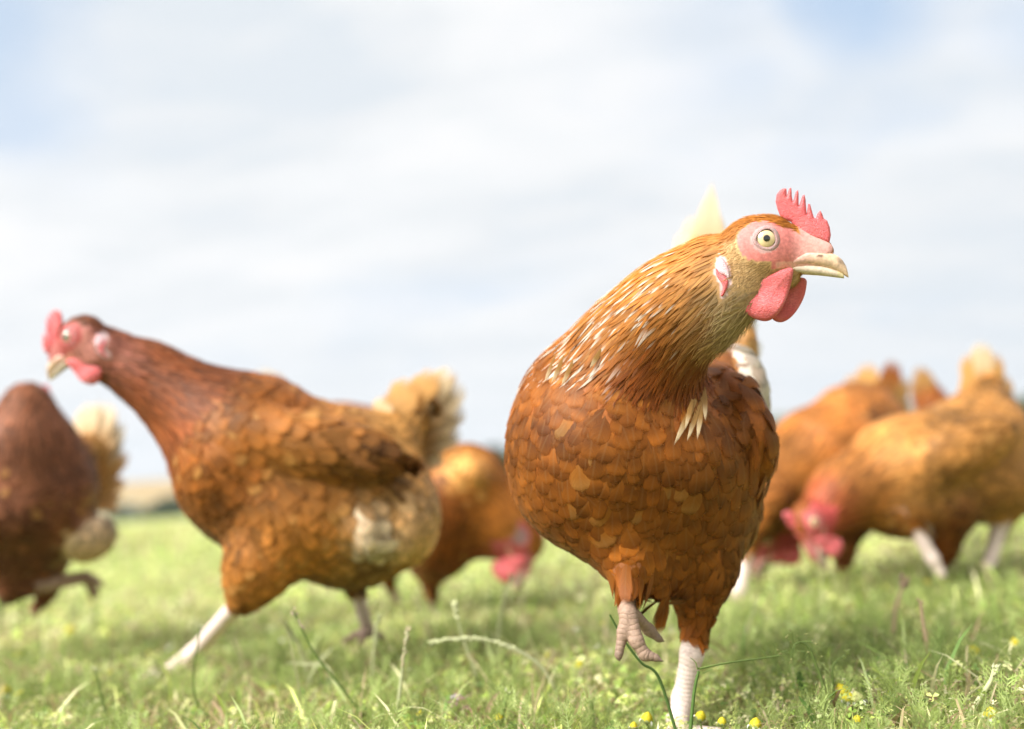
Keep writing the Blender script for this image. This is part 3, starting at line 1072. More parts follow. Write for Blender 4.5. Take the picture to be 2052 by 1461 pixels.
def hen_main():
    foot = G(1356, 1474)
    fd = float((foot - MT) @ FWD)
    back = FWD * 0.75 + RIGHT * 0.25
    down = -UPI
    chestflow = down * 1.0 + back * 0.15 - RIGHT * 0.05
    pr = [
        ell((1203, 892, .825), (188, 214, .088), 'breast', RUST, .03, chestflow, tilt=-14),
        ell((1318, 905, .90), (194, 205, .135), 'contour', RUST, .04, down * 0.8 + back * 0.6),
        ell((1380, 850, 1.0), (132, 180, .10), 'contour', RUST * 1.05, .04, back + down * 0.3),
        rc((1288, 970, .84), (1312, 1085, .83), 178, 92, 'fluff', RUST * 1.0, .04, down + back * 0.2),
        # wing on the hen's left side, folded over the thigh
        ell((1443, 850, .880), (58, 134, .096), 'wing', RUST * 0.9, .006, down * 0.75 + back * 0.6 + RIGHT * 0.3, tilt=19, yaw=8),
        # white-splashed saddle behind the wing
        ell((1474, 788, .965), (58, 100, .06), 'contour', WHITE * 0.95, .010, down * 0.7 + back * 0.8, tilt=6),
        ell((1468, 700, 1.06), (42, 70, .05), 'contour', TAN * 1.1, .015, UPI * 0.9 + back * 0.8),
        # neck
        rc((1436, 552, .752), (1362, 612, .77), 82, 92, 'hackle', GOLD, .02, sq=(FWD, .8)),
        rc((1362, 612, .77), (1286, 696, .795), 92, 106, 'hackle', GOLD * 0.85, .02),
        rc((1286, 696, .795), (1208, 790, .825), 106, 124, 'hackle', RUST * 0.9 + GOLD * 0.1, .03, flow=down * 0.75 - RIGHT * 0.55 + FWD * 0.1),
        # throat, pale
        rc((1476, 582, .742), (1428, 645, .755), 60, 50, 'throat', CREAM * 0.72, .02, flow=down * 0.8 - RIGHT * 0.5, sq=(FWD, .85)),
        # standing leg
        rc((1405, 1020, .85), (1404, 1125, .84), 92, 62, 'fluff', RUST * 1.05, .03, down),
        rc((1404, 1125, .84), (1396, 1218, .835), 60, 38, 'fluff', RUST * 1.05, .02, down),
        rc((1394, 1235, .834), (1387, 1310, .83), 24, 21, 'leg', LEGC, .006),
        rc((1386, 1310, .83), (1368, 1400, fd + 0.012), 22, 20, 'leg', LEGC, .006),
        rc((1368, 1400, fd + 0.012), (1356, 1466, fd), 20, 20, 'leg', LEGC, .006),
        ell((1458, 1030, .90), (46, 84, .06), 'fluff', TAN * 0.9, .015, down + back * 0.3),
        # raised leg, the shade on its foot painted as darker skin
        rc((1238, 1045, .80), (1256, 1140, .775), 82, 36, 'fluff', RUST * 1.0, .03, down),
        rc((1296, 1150, .80), (1318, 1178, .80), 42, 20, 'fluff', RUST * 1.05, .02, down),
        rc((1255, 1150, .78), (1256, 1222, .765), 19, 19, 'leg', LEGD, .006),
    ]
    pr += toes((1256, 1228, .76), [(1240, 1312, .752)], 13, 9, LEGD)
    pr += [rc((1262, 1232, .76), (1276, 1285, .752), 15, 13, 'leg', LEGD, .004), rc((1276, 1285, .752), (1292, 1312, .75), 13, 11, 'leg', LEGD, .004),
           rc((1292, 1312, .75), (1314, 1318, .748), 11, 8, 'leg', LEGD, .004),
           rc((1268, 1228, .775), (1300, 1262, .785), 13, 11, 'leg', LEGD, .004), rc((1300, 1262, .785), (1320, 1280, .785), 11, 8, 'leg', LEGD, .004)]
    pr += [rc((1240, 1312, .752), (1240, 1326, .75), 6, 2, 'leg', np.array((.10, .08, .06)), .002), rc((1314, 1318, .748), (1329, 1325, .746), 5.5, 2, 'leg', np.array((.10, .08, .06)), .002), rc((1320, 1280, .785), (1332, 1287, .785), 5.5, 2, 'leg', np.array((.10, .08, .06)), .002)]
    fx, fy = 1356, 1466
    base = P(fx, fy, fd)
    # toes of the standing foot spread on the ground
    g = lambda dx, dy: dict(kind='rc', a=base, b=np.array([base[0] + dx, base[1] + dy, 0.006]), ra=.0062, rb=.0042, cls='leg', col=LEGC, k=.004, flow=np.array([dx, dy, 0.0]))
    pr += [g(-0.03, -0.055), g(0.012, -0.065), g(0.05, -0.04), g(0.0, 0.035)]
    hf = RIGHT * 0.965 - FWD * 0.2 - UPI * 0.0
    tail = []
    tb = (1425, 660, 1.02)
    tail = [
        ((1398, 640, 1.02), (1427, 362, 1.08), .042, -FWD - RIGHT * 0.2, TAN * 0.5 + CREAM * 0.4, CREAM * np.array((.95, .95, 1.05)), 0.0, 'hackle'),
        ((1392, 640, 1.03), (1384, 432, 1.10), .030, -FWD - RIGHT * 0.4, TAN * 0.9, CREAM * 0.9, 0.0),
        ((1390, 640, 1.01), (1362, 462, 1.07), .028, -FWD - RIGHT * 0.5, TAN, CREAM, 0.0),
        ((1425, 660, 1.04), (1430, 412, 1.12), .040, -FWD + RIGHT * 0.2, TAN * 0.9, CREAM * 0.9, 0.0),
        ((1430, 690, 1.02), (1390, 470, 1.05), .034, -FWD - RIGHT * 0.2, TAN * 0.9, TAN * 1.2, 0.0),
        ((1450, 740, 1.05), (1502, 610, 1.14), .036, -FWD + RIGHT * 0.7, TAN, CREAM, 0.0),
        ((1455, 760, 1.05), (1518, 640, 1.15), .036, -FWD + RIGHT * 0.9, TAN, WHITE, 0.0),
        ((1460, 780, 1.06), (1528, 690, 1.16), .034, -FWD + RIGHT * 1.0, TAN * 1.1, WHITE, 0.0),
    ]
    # pale streaked hackles that lie over the shoulder
    wf = []
    for (x0, y0, x1, y1, w) in [(1395, 800, 1350, 893, .011), (1402, 812, 1376, 885, .009), (1408, 795, 1397, 882, .010), (1412, 775, 1413, 845, .009), (1388, 800, 1372, 862, .008),
                             (1075, 703, 1036, 752, .010), (1066, 722, 1030, 758, .008), (1118, 705, 1090, 768, .008), (1132, 712, 1104, 770, .008), (1150, 722, 1124, 775, .008), (1205, 700, 1182, 738, .008)]:
        wf.append(((x0, y0, None), (x1, y1, None), w * .56, -FWD + RIGHT * 0.1, TAN * 0.7, CREAM, 0.0, 'hackle'))
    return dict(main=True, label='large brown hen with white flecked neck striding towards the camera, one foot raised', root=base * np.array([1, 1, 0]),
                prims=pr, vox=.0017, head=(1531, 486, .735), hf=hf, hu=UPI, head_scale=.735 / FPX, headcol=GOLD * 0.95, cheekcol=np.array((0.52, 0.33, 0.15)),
                paint=paint_main, tail=tail, wingf=wf)


def hen_left():
    d = 1.13
    foot = G(300, 1362)
    fd = float((foot - MT) @ FWD)
    bk = RIGHT
    dn = -UPI
    N_ = DARK * 1.1
    B_ = RUST * 0.65 + TAN * 0.38
    pr = [
        rc((205, 705, d - .01), (300, 752, d), 52, 57, 'hackle', N_, .02),
        rc((300, 752, d), (385, 815, d), 57, 78, 'hackle', N_ * 1.05, .025),
        rc((385, 815, d), (470, 880, d + .01), 78, 118, 'hackle', N_ * 1.1, .03, flow=bk + dn * 0.5),
        ell((490, 900, d), (112, 150, .085), 'breast', RUST * 0.95 + TAN * .1, .04, dn * 0.8 + bk * 0.5, tilt=-25),
        ell((585, 968, d + .02), (205, 162, .092), 'contour', B_, .04, bk + dn * 0.45, tilt=-10),
        ell((710, 1010, d + .03), (150, 165, .085), 'fluff', TAN * 1.05, .04, bk * 0.8 + dn * 0.6),
        ell((610, 890, d - .060), (205, 60, .026), 'wing', B_ * 0.85, .01, bk + dn * 0.12, tilt=-11),
        rc((650, 895, d + .03), (790, 890, d + .05), 66, 50, 'contour', TAN * 0.8, .03, bk + UPI * 0.4),
        rc((765, 890, d + .05), (835, 842, d + .06), 54, 22, 'contour', TAN * 0.85, .02, bk * 0.8 + UPI * 0.6),
        ell((828, 1045, d + .01), (42, 74, .060), 'fluff', TAN * 0.75 + CREAM * 0.5, .03, bk * 0.8 + dn * 0.5),
        ell((734, 1066, d - .050), (24, 50, .019), 'fluff', np.array((0.80, 0.66, 0.47)), .014, dn * 0.8 + bk * 0.6, tilt=14),
        # near leg reaching forward
        rc((565, 1060, d - .035), (520, 1130, d - .05), 98, 66, 'fluff', B_ * 0.7 + GOLD * 0.35, .03, dn),
        rc((520, 1130, d - .05), (492, 1190, d - .05), 62, 34, 'fluff', B_ * 0.7 + GOLD * 0.35, .02, dn),
        rc((488, 1198, d - .05), (392, 1305, fd + .0), 19, 16, 'leg', LEGC * 1.05, .006),
        rc((392, 1305, fd + .0), (335, 1348, fd - .01), 16, 14, 'leg', LEGC * 1.05, .006),
        # far leg pushing off
        rc((690, 1080, d + .06), (710, 1155, d + .07), 78, 26, 'fluff', B_, .03, dn),
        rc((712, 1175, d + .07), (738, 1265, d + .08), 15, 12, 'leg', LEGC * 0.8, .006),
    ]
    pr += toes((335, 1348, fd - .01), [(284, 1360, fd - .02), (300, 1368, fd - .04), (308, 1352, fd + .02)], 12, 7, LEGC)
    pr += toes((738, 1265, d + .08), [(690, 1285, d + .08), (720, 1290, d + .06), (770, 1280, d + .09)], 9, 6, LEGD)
    hf = -RIGHT * 0.86 + FWD * 0.28 - UPI * 0.44
    tail = []
    for i, (tx, ty) in enumerate([(772, 800), (800, 782), (826, 762), (850, 752), (872, 742), (890, 735), (906, 738), (918, 748), (926, 768), (922, 792), (930, 815), (920, 838), (924, 862), (905, 880), (890, 900)]):
        c1 = CREAM if i > 7 or i % 3 == 0 else TAN
        tail.append(((742 + i * 4, 872 + i * 3.5, d + .05), (tx, ty, d + .04 + .004 * i + .012 * (i % 2)), .036 + .006 * (i % 3), -FWD + UPI * 0.3 + RIGHT * 0.06 * (i - 7), TAN * 0.72 * (0.8 + 0.1 * (i % 3)), c1, 0.0, 'hackle' if i % 2 else 'big'))
    wf = []
    for i in range(6):
        wf.append(((640 + i * 14, 868 + i * 12, d - .094), (795 + i * 4, 885 + i * 8, d - .06 + .002 * i), .024, -FWD + UPI * 0.3, B_ * 0.75, B_ * 0.9, 0.0))
    return dict(label='reddish brown hen striding to the left with outstretched dark neck and reaching front leg', root=foot * np.array([1, 1, 0]),
                prims=pr, vox=.0035, beakmul=.8, facemul=(.52, .27, .27), head=(157, 673, d - .02), hf=hf, hu=UPI * 0.95 - RIGHT * 0.3, head_scale=.00037, headcol=N_, cheekcol=np.array((0.5, 0.2, 0.16)), eyecol=np.array((0.4, 0.33, 0.25)),
                paint=paint_plain(1.0, 0.10, 3.0), tail=tail, wingf=wf)


def hen_far_left():
    d = 1.45
    foot = G(50, 1215)
    dn = -UPI
    C_ = np.array((0.19, 0.072, 0.035))
    back = RIGHT * 0.8 + FWD * 0.3
    pr = [
        rc((55, 812, d - .03), (55, 885, d - .03), 46, 72, 'hackle', C_, .02, dn),
        rc((55, 885, d - .03), (50, 960, d - .02), 72, 112, 'hackle', C_, .03, dn),
        ell((45, 985, d), (135, 150, .10), 'contour', C_, .04, dn * 0.7 + back * 0.5),
        ell((62, 1035, d + .05), (92, 115, .10), 'fluff', C_ * 1.1, .04, dn * 0.7 + back * 0.5),
        ell((176, 1078, d + .01), (48, 44, .05), 'fluff', np.array((0.80, 0.58, 0.34)), .012, dn * 0.4 + back * 0.8, tilt=25),
        rc((120, 960, d + .06), (175, 905, d + .09), 64, 34, 'contour', TAN * 0.9, .03, UPI * 0.6 + back),
        ell((-5, 1030, d - .085), (85, 60, .03), 'wing', C_ * 0.9, .01, back, tilt=-6),
        rc((25, 1110, d - .02), (20, 1180, d - .03), 55, 26, 'fluff', C_ * 0.9, .03, dn),
        rc((20, 1185, d - .03), (110, 1168, d), 15, 14, 'leg', LEGD * 1.1, .006),
        rc((110, 1168, d), (172, 1156, d + .02), 14, 13, 'leg', LEGD * 1.1, .006),
        rc((80, 1110, d + .06), (95, 1180, d + .05), 50, 22, 'fluff', C_ * 0.9, .03, dn),
        rc((95, 1180, d + .05), (70, 1225, d + .05), 11, 10, 'leg', LEGD, .006),
    ]
    pr += toes((172, 1156, d + .02), [(196, 1190, d + .02), (186, 1198, d + .04), (205, 1172, d + .0)], 9, 6, LEGD)
    tail = []
    for i, (tx, ty) in enumerate([(150, 850), (165, 822), (182, 806), (200, 800), (218, 806), (234, 822), (246, 846), (250, 872), (248, 900), (252, 925), (246, 955), (244, 985), (234, 1010)]):
        tail.append(((135 + i * 3, 930 + i * 7, d + .07), (tx, ty, d + .10 + i * .003), .036 + .008 * (i % 3), -FWD + UPI * 0.3 - RIGHT * 0.2, TAN * 1.0, CREAM if i < 8 else TAN * 1.1, 0.0, 'hackle' if i % 2 else 'big'))
    wf = [((-40, 1045, d - .118), (42, 1046, d - .10), .016, -FWD, CREAM * 0.8, CREAM * 0.8, 0.0)]
    return dict(label='dark brown hen with cream tail and head turned away, cut off by the edge', root=foot * np.array([1, 1, 0]),
                prims=pr, vox=.004, head=(58, 815, d - .02), hf=FWD * 0.85 + RIGHT * 0.25 - UPI * 0.45, hu=UPI, lobe=False, facemul=(.3, .2, .2), head_scale=.00040, headcol=C_, cheekcol=C_ * 1.6,
                paint=paint_plain(1.0, 0.10, 1.0), tail=tail, wingf=wf)


def hen_middle():
    d = 1.6
    foot = G(880, 1200)
    dn = -UPI
    B_ = RUST * 0.85
    back = -RIGHT
    pr = [
        ell((700, 930, d + .1), (170, 120, .09), 'contour', B_, .04, back + dn * 0.4, tilt=-12),
        ell((950, 942, d - .062), (24, 13, .03), 'contour', TAN * 1.25, .012, back, tilt=-30),
        ell((890, 1020, d), (100, 110, .095), 'contour', B_, .05, back + dn * 0.3, tilt=-20),
        ell((880, 1075, d), (60, 82, .07), 'breast', DARK, .04, dn),
        rc((940, 985, d), (1005, 1050, d - .02), 88, 62, 'hackle', GOLD * 0.6 + RUST * 0.2, .04, flow=-RIGHT * 0.8 + UPI * 0.5),
        rc((1005, 1050, d - .02), (1050, 1088, d - .03), 60, 40, 'hackle', GOLD * 0.6 + RUST * 0.2, .03, flow=-RIGHT * 0.8 + UPI * 0.5),
        rc((610, 880, d + .12), (545, 790, d + .14), 55, 30, 'contour', TAN * 0.9, .03, UPI),
        rc((855, 1120, d), (862, 1170, d), 34, 16, 'fluff', DARK, .02, dn),
        rc((862, 1165, d), (866, 1215, d), 9, 8, 'leg', LEGD * 0.8, .006),
        rc((780, 1100, d + .08), (776, 1150, d + .08), 45, 18, 'fluff', B_ * 0.8, .02, dn),
        rc((776, 1150, d + .08), (795, 1205, d + .08), 9, 8, 'leg', LEGD * 0.8, .006),
    ]
    tail = []
    for i, (tx, ty) in enumerate([(488, 775), (502, 752), (520, 740), (538, 748), (556, 768), (572, 790)]):
        tail.append(((600 - i * 2, 880, d + .12), (tx, ty, d + .15), .05, -FWD + UPI * 0.2, TAN, CREAM if i < 3 else TAN * 0.9, 0.0))
    return dict(label='hen pecking at the grass with pink comb, half hidden behind the left striding hen', root=foot * np.array([1, 1, 0]),
                prims=pr, vox=.0045, lobe=False, comb_off=(-70, -6, 0), wattle_at=(50, -40), head=(1045, 1080, d - .04), hf=RIGHT * 0.25 - UPI * 0.85 - FWD * 0.3, hu=RIGHT * 0.9 + UPI * 0.3, beakmul=.45, wattle_up=UPI * 0.9 + RIGHT * 0.3, head_scale=.00046, headcol=GOLD * 0.9, cheekcol=np.array((0.5, 0.12, 0.11)),
                paint=paint_plain(1.0, 0.16, 5.0), tail=tail)


def hen_right():
    d = 1.5
    foot = G(1890, 1150)
    dn = -UPI
    B_ = TAN * 0.62 + RUST * 0.35
    back = RIGHT * 0.9 + UPI * 0.3
    pr = [
        rc((1625, 1050, d - .06), (1690, 990, d - .03), 38, 54, 'hackle', RUST * 1.15, .03),
        rc((1690, 990, d - .03), (1790, 935, d), 56, 84, 'hackle', B_ * 0.95, .04),
        ell((1825, 935, d), (108, 90, .09), 'breast', B_, .04, back + dn * 0.4, tilt=30),
        ell((1920, 890, d + .04), (130, 86, .095), 'contour', B_, .05, back + dn * 0.2, tilt=28),
        ell((1930, 965, d + .03), (150, 80, .09), 'fluff', B_ * 0.95, .03, RIGHT * 0.8 + dn * 0.6, tilt=8),
        ell((1800, 1020, d), (70, 55, .07), 'breast', RUST * 0.7, .04, dn),  # chest underside, its shade put into a darker rust
        ell((1925, 900, d - .07), (115, 52, .03), 'wing', B_ * 0.95, .01, back, tilt=24),
        rc((1975, 850, d + .05), (1980, 775, d + .07), 60, 26, 'contour', B_ * 1.05, .04, UPI),
        rc((1890, 1030, d - .03), (1890, 1098, d - .03), 58, 28, 'fluff', RUST * 0.8, .03, dn),
        rc((1826, 1045, d - .06), (1868, 1118, d - .06), 16, 13, 'leg', LEGC, .006),
        rc((1868, 1118, d - .06), (1886, 1150, d - .06), 13, 11, 'leg', LEGC, .006),
        rc((2012, 1000, d + .02), (2008, 1040, d + .01), 50, 20, 'fluff', B_, .03, dn),
        rc((2006, 1045, d + .0), (1980, 1134, d - .01), 17, 13, 'leg', LEGC, .006),
    ]
    tail = []
    for i, (tx, ty) in enumerate([(1920, 790), (1932, 745), (1944, 708), (1956, 690), (1968, 684), (1982, 690), (1996, 706), (2008, 728), (2020, 752), (2032, 790), (2044, 830)]):
        tail.append(((1945 + i * 6, 850 + i * 2, d + .05), (tx, ty, d + .08 + .006 * (i % 2)), .040, -FWD + UPI * 0.2 + RIGHT * 0.08 * (i - 5), TAN * 0.9, CREAM if i in (3, 4, 5) else TAN, 0.0, 'hackle' if i % 2 else 'big'))
    return dict(label='golden brown hen with red comb pecking at the grass, nearest of the right-hand hens', root=foot * np.array([1, 1, 0]),
                prims=pr, vox=.004, lobe=False, comb_off=(-62, -10, 0), head=(1615, 1050, d - .08), hf=-UPI * 0.92 - FWD * 0.35, hu=-RIGHT * 0.9 - FWD * 0.35, beakmul=.45, wattle_up=UPI * 0.85 - RIGHT * 0.45, head_scale=.00040, headcol=RUST, cheekcol=np.array((0.55, 0.09, 0.08)),
                comb_lean=-0.1, paint=paint_plain(1.0, 0.14, 8.0), tail=tail)


def hen_right_rear():
    d = 1.68
    foot = G(1700, 1150)
    dn = -UPI
    B_ = RUST * 0.8 + TAN * 0.25
    back = RIGHT * 0.8 + UPI * 0.5
    pr = [
        rc((1535, 1050, d - .05), (1565, 975, d - .03), 42, 70, 'hackle', GOLD * 0.85, .03),
        rc((1565, 975, d - .03), (1630, 930, d), 72, 100, 'hackle', B_, .04),
        ell((1665, 915, d + .02), (110, 92, .09), 'contour', B_, .05, back, tilt=42),
        ell((1720, 860, d + .08), (90, 95, .08), 'contour', B_, .05, back, tilt=42),
        ell((1700, 985, d + .04), (115, 85, .08), 'fluff', B_ * 0.8, .04, RIGHT * 0.6 + dn, tilt=12),
        rc((1740, 850, d + .1), (1762, 790, d + .13), 58, 24, 'contour', B_ * 1.05, .03, UPI),
        rc((1688, 1040, d), (1690, 1105, d), 44, 24, 'fluff', DARK, .03, dn),
        rc((1690, 1105, d), (1694, 1150, d - .01), 10, 9, 'leg', LEGD * 0.8, .006),
        rc((1530, 1010, d - .10), (1500, 1080, d - .12), 56, 22, 'fluff', B_ * 0.9, .03, dn),
        rc((1499, 1090, d - .12), (1474, 1226, d - .14), 18, 14, 'leg', LEGC, .006),
    ]
    tail = []
    for i, (tx, ty, c) in enumerate([(1690, 775, TAN * 0.8), (1706, 748, TAN * 0.85), (1724, 730, TAN * 0.9), (1742, 726, TAN), (1756, 740, CREAM), (1766, 752, CREAM), (1778, 730, RUST), (1792, 720, RUST), (1806, 728, RUST * 1.2), (1818, 755, TAN * 0.85), (1826, 800, TAN * 0.8)]):
        tail.append(((1722 + i * 6, 860, d + .1), (tx, ty, d + .14 + (.03 if i in (4, 5) else 0)), .040, -FWD + UPI * 0.2 + RIGHT * 0.1 * (i - 5), TAN * 0.75 if i not in (4, 5) else CREAM, c, 0.0, 'hackle' if i % 2 == 0 else 'big'))
    return dict(label='brown hen with forked tail, head down, between the large hen and the golden one', root=foot * np.array([1, 1, 0]),
                prims=pr, vox=.0045, lobe=False, beakmul=.4, facemul=(.5, .25, .25), head=(1530, 1080, d - .06), hf=-UPI * 0.8 - RIGHT * 0.5 - FWD * 0.1, hu=-RIGHT * 0.8 + UPI * 0.3, head_scale=.00042, headcol=DARK, cheekcol=np.array((0.4, 0.06, 0.06)),
                paint=paint_plain(1.0, 0.10, 12.0), tail=tail)


def hen_hidden():
    d = 2.0
    foot = G(1900, 1095)
    dn = -UPI
    B_ = RUST * 0.85
    back = -RIGHT * 0.5 + UPI * 0.5
    pr = [
        ell((1925, 905, d), (95, 80, .085), 'contour', B_, .05, back, tilt=-20),
        ell((1890, 950, d + .02), (85, 70, .08), 'fluff', B_, .05, back + dn),
        rc((1940, 905, d + .03), (1965, 905, d + .06), 56, 40, 'hackle', B_, .04, flow=-RIGHT),
        rc((1965, 905, d + .06), (1975, 880, d + .08), 38, 32, 'hackle', B_, .03, flow=-RIGHT),
        rc((1885, 860, d + .03), (1868, 810, d + .05), 48, 26, 'contour', B_, .03, UPI),
        rc((1915, 960, d), (1910, 1040, d), 40, 16, 'fluff', B_, .03, dn),
        rc((1910, 1040, d), (1905, 1098, d), 8, 7, 'leg', LEGD, .006),
        rc((1870, 970, d + .06), (1868, 1035, d + .06), 40, 16, 'fluff', B_, .03, dn),
        rc((1868, 1035, d + .06), (1872, 1090, d + .06), 8, 7, 'leg', LEGD, .006),
    ]
    tail = []
    for i, (tx, ty) in enumerate([(1838, 758), (1845, 732), (1852, 738), (1866, 756), (1882, 772), (1896, 788)]):
        tail.append(((1862 + i * 3, 860, d + .04), (tx, ty, d + .08), .045, -FWD + UPI * 0.2, DARK * 1.3, TAN * 0.75 if i < 3 else RUST * 0.8, 0.0))
    return dict(label='hen hidden behind the right-hand hens, only its dark tail showing', root=foot * np.array([1, 1, 0]),
                prims=pr, vox=.005, head=(1978, 875, d + .08), hf=FWD * 0.9 + RIGHT * 0.3 - UPI * 0.2, hu=UPI * 0.6, head_scale=.00040, headcol=DARK, cheekcol=np.array((0.4, 0.1, 0.09)),
                paint=paint_plain(1.0, 0.05, 15.0), tail=tail)


# ------------------------------------------------------------------ ground, hills, far vegetation
def smooth(a, b, x):
    t = np.clip((x - a) / (b - a), 0, 1)
    return t * t * (3 - 2 * t)


def ground_h(x, y):
    x = np.asarray(x, float); y = np.asarray(y, float)
    r = np.sqrt(x * x + y * y)
    az = x / np.maximum(np.abs(y), 0.3 * r + 1e-6)
    bump = 0.005 * (np.sin(x * 9.1 + 1.7 * np.sin(y * 5.3)) + np.sin(y * 7.7 + 2.0 * np.sin(x * 4.1))) * smooth(0.6, 1.2, r) * (1 - smooth(8, 20, r))
    front = (y > 0)
    ramp = 0.028 * r * smooth(-0.02, 0.27, az) * smooth(8, 55, r) * (1 - 0.55 * smooth(90, 400, r)) * front
    left = 0.034 * np.minimum(r, 420) * smooth(120, 330, r) * smooth(0.02, -0.30, az) * front
    back = 0.0
    return bump + np.where(ramp > 0, ramp, 0) + np.where(left > 0, left, 0)


def mat_ground():
    m, w = new_mat('pasture_ground')
    geo = w.n('ShaderNodeNewGeometry').outputs['Position']
    n1 = w.n('ShaderNodeTexNoise', {'Vector': geo, 'Scale': 55.0, 'Detail': 6.0, 'Roughness': 0.7}).outputs[0]
    n2 = w.n('ShaderNodeTexNoise', {'Vector': geo, 'Scale': 2.2, 'Detail': 5.0, 'Roughness': 0.6}).outputs[0]
    n3 = w.n('ShaderNodeTexNoise', {'Vector': geo, 'Scale': 0.02, 'Detail': 3.0}).outputs[0]
    near = w.ramp(n1, [(0.30, (0.09, 0.095, 0.03)), (0.5, (0.17, 0.18, 0.06)), (0.68, (0.32, 0.29, 0.13)), (0.8, (0.42, 0.34, 0.19))])
    mid = w.ramp(n2, [(0.35, (0.26, 0.33, 0.095)), (0.6, (0.40, 0.42, 0.16))])
    dist = w.n('ShaderNodeVectorMath', {0: geo}, operation='LENGTH').outputs['Value']
    c = w.mix(w.n('ShaderNodeMapRange', {'Value': dist, 'From Min': 3.0, 'From Max': 14.0}).outputs[0], near, mid)
    # stubble field beyond the hedge on the rising ground to the left
    sx = w.n('ShaderNodeSeparateXYZ', {0: geo}).outputs
    fld = w.ramp(n3, [(0.4, (0.36, 0.26, 0.13)), (0.6, (0.32, 0.245, 0.12))])
    m1 = w.n('ShaderNodeMapRange', {'Value': sx[1], 'From Min': 118.0, 'From Max': 124.0}).outputs[0]
    m2 = w.n('ShaderNodeMapRange', {'Value': sx[0], 'From Min': -14.0, 'From Max': -20.0}).outputs[0]
    c = w.mix(w.math('MULTIPLY', m1, m2), c, fld)
    bump = w.n('ShaderNodeBump', {'Height': n1, 'Strength': 0.7, 'Distance': 0.01})
    pr = w.n('ShaderNodeBsdfPrincipled', {'Base Color': c, 'Roughness': 0.9, 'Specular IOR Level': 0.15, 'Normal': bump.outputs[0]})
    out_surface(w, pr.outputs[0])
    return m


def polar_sheet(name, r_list, az_list, hfun, mat, close=False):
    Rr, Aa = np.meshgrid(r_list, az_list, indexing='ij')
    x, y = Rr * np.sin(Aa), Rr * np.cos(Aa)
    z = hfun(x, y)
    V = np.stack([x, y, z], -1).reshape(-1, 3)
    nr_, na = len(r_list), len(az_list)
    i = np.arange(nr_ - 1)[:, None] * na + np.arange(na - 1)[None]
    F = np.stack([i, i + 1, i + na + 1, i + na], -1).reshape(-1, 4)[:, ::-1]
    o = mesh_obj(name, V, F, mat)
    tag(o, kind='structure')
    return o


az = np.unique(np.concatenate([np.linspace(-math.pi, math.pi, 121), np.linspace(-0.7, 0.7, 181)]))
polar_sheet('ground', np.concatenate([[0.0], np.geomspace(0.12, 1000, 150)]), az, ground_h, mat_ground())


def mat_hill():
    m, w = new_mat('hill_moor')
    geo = w.n('ShaderNodeNewGeometry').outputs['Position']
    vo = w.n('ShaderNodeTexVoronoi', {'Vector': geo, 'Scale': 0.009})
    n = w.n('ShaderNodeTexNoise', {'Vector': geo, 'Scale': 0.03, 'Detail': 5.0}).outputs[0]
    c = w.ramp(w.n('ShaderNodeSeparateColor', {0: vo.outputs['Color']}).outputs[0], [(0.0, (0.10, 0.12, 0.055)), (0.4, (0.20, 0.17, 0.10)), (0.7, (0.13, 0.15, 0.06)), (1.0, (0.26, 0.21, 0.13))], 'CONSTANT')
    c = w.mix(w.math('MULTIPLY', n, 0.6), c, (0.06, 0.075, 0.04))
    pr = w.n('ShaderNodeBsdfPrincipled', {'Base Color': c, 'Roughness': 0.95, 'Specular IOR Level': 0.1})
    out_surface(w, pr.outputs[0])
    return m


def hill_h(x, y):
    a = np.arctan2(x, y)
    r = np.sqrt(x * x + y * y)
    el = 0.026 + 0.028 * smooth(-0.05, 0.25, a) - 0.004 * smooth(0.3, 0.6, a) + 0.002 * np.sin(a * 23) + 0.0012 * np.sin(a * 57 + 1)
    return el * 860 * smooth(560, 860, r) * (1 - 0.3 * smooth(860, 980, r)) - 0.5 * (1 - smooth(560, 600, r))


polar_sheet('hills', np.linspace(560, 985, 30), np.linspace(-0.95, 0.95, 160), hill_h, mat_hill())


def leaf_cloud(name, blobs, n, size, palette, parent):
    """many leaf-sized faces spread through the lobes of a crown"""
    vs, cs = [], []
    tot = sum(b[3] * b[4] * b[5] for b in blobs)
    for (cx, cy, cz, rx, ry, rz) in blobs:
        k = int(n * rx * ry * rz / tot) + 8
        d = nrm(rng.standard_normal((k, 3)))
        rad = rng.random(k) ** 0.4
        c = np.array((cx, cy, cz)) + d * rad[:, None] * np.array((rx, ry, rz))
        a = nrm(rng.standard_normal((k, 3)))
        b = nrm(np.cross(a, rng.standard_normal((k, 3))))
        s = size * (0.6 + 0.8 * rng.random(k))[:, None]
        q = np.stack([c - a * s, c - b * s * 0.6, c + a * s, c + b * s * 0.6], 1)
        vs.append(q)
        pc = np.array(palette)[rng.integers(0, len(palette), k)] * (0.75 + 0.5 * rng.random(k))[:, None]
        cs.append(np.repeat(pc[:, None], 4, 1))
    V = np.concatenate(vs).reshape(-1, 3)
    C_ = np.concatenate(cs).reshape(-1, 3)
    return mesh_obj(name, V, np.arange(len(V)).reshape(-1, 4), M_FAR, parent, col=C_, smooth=False)


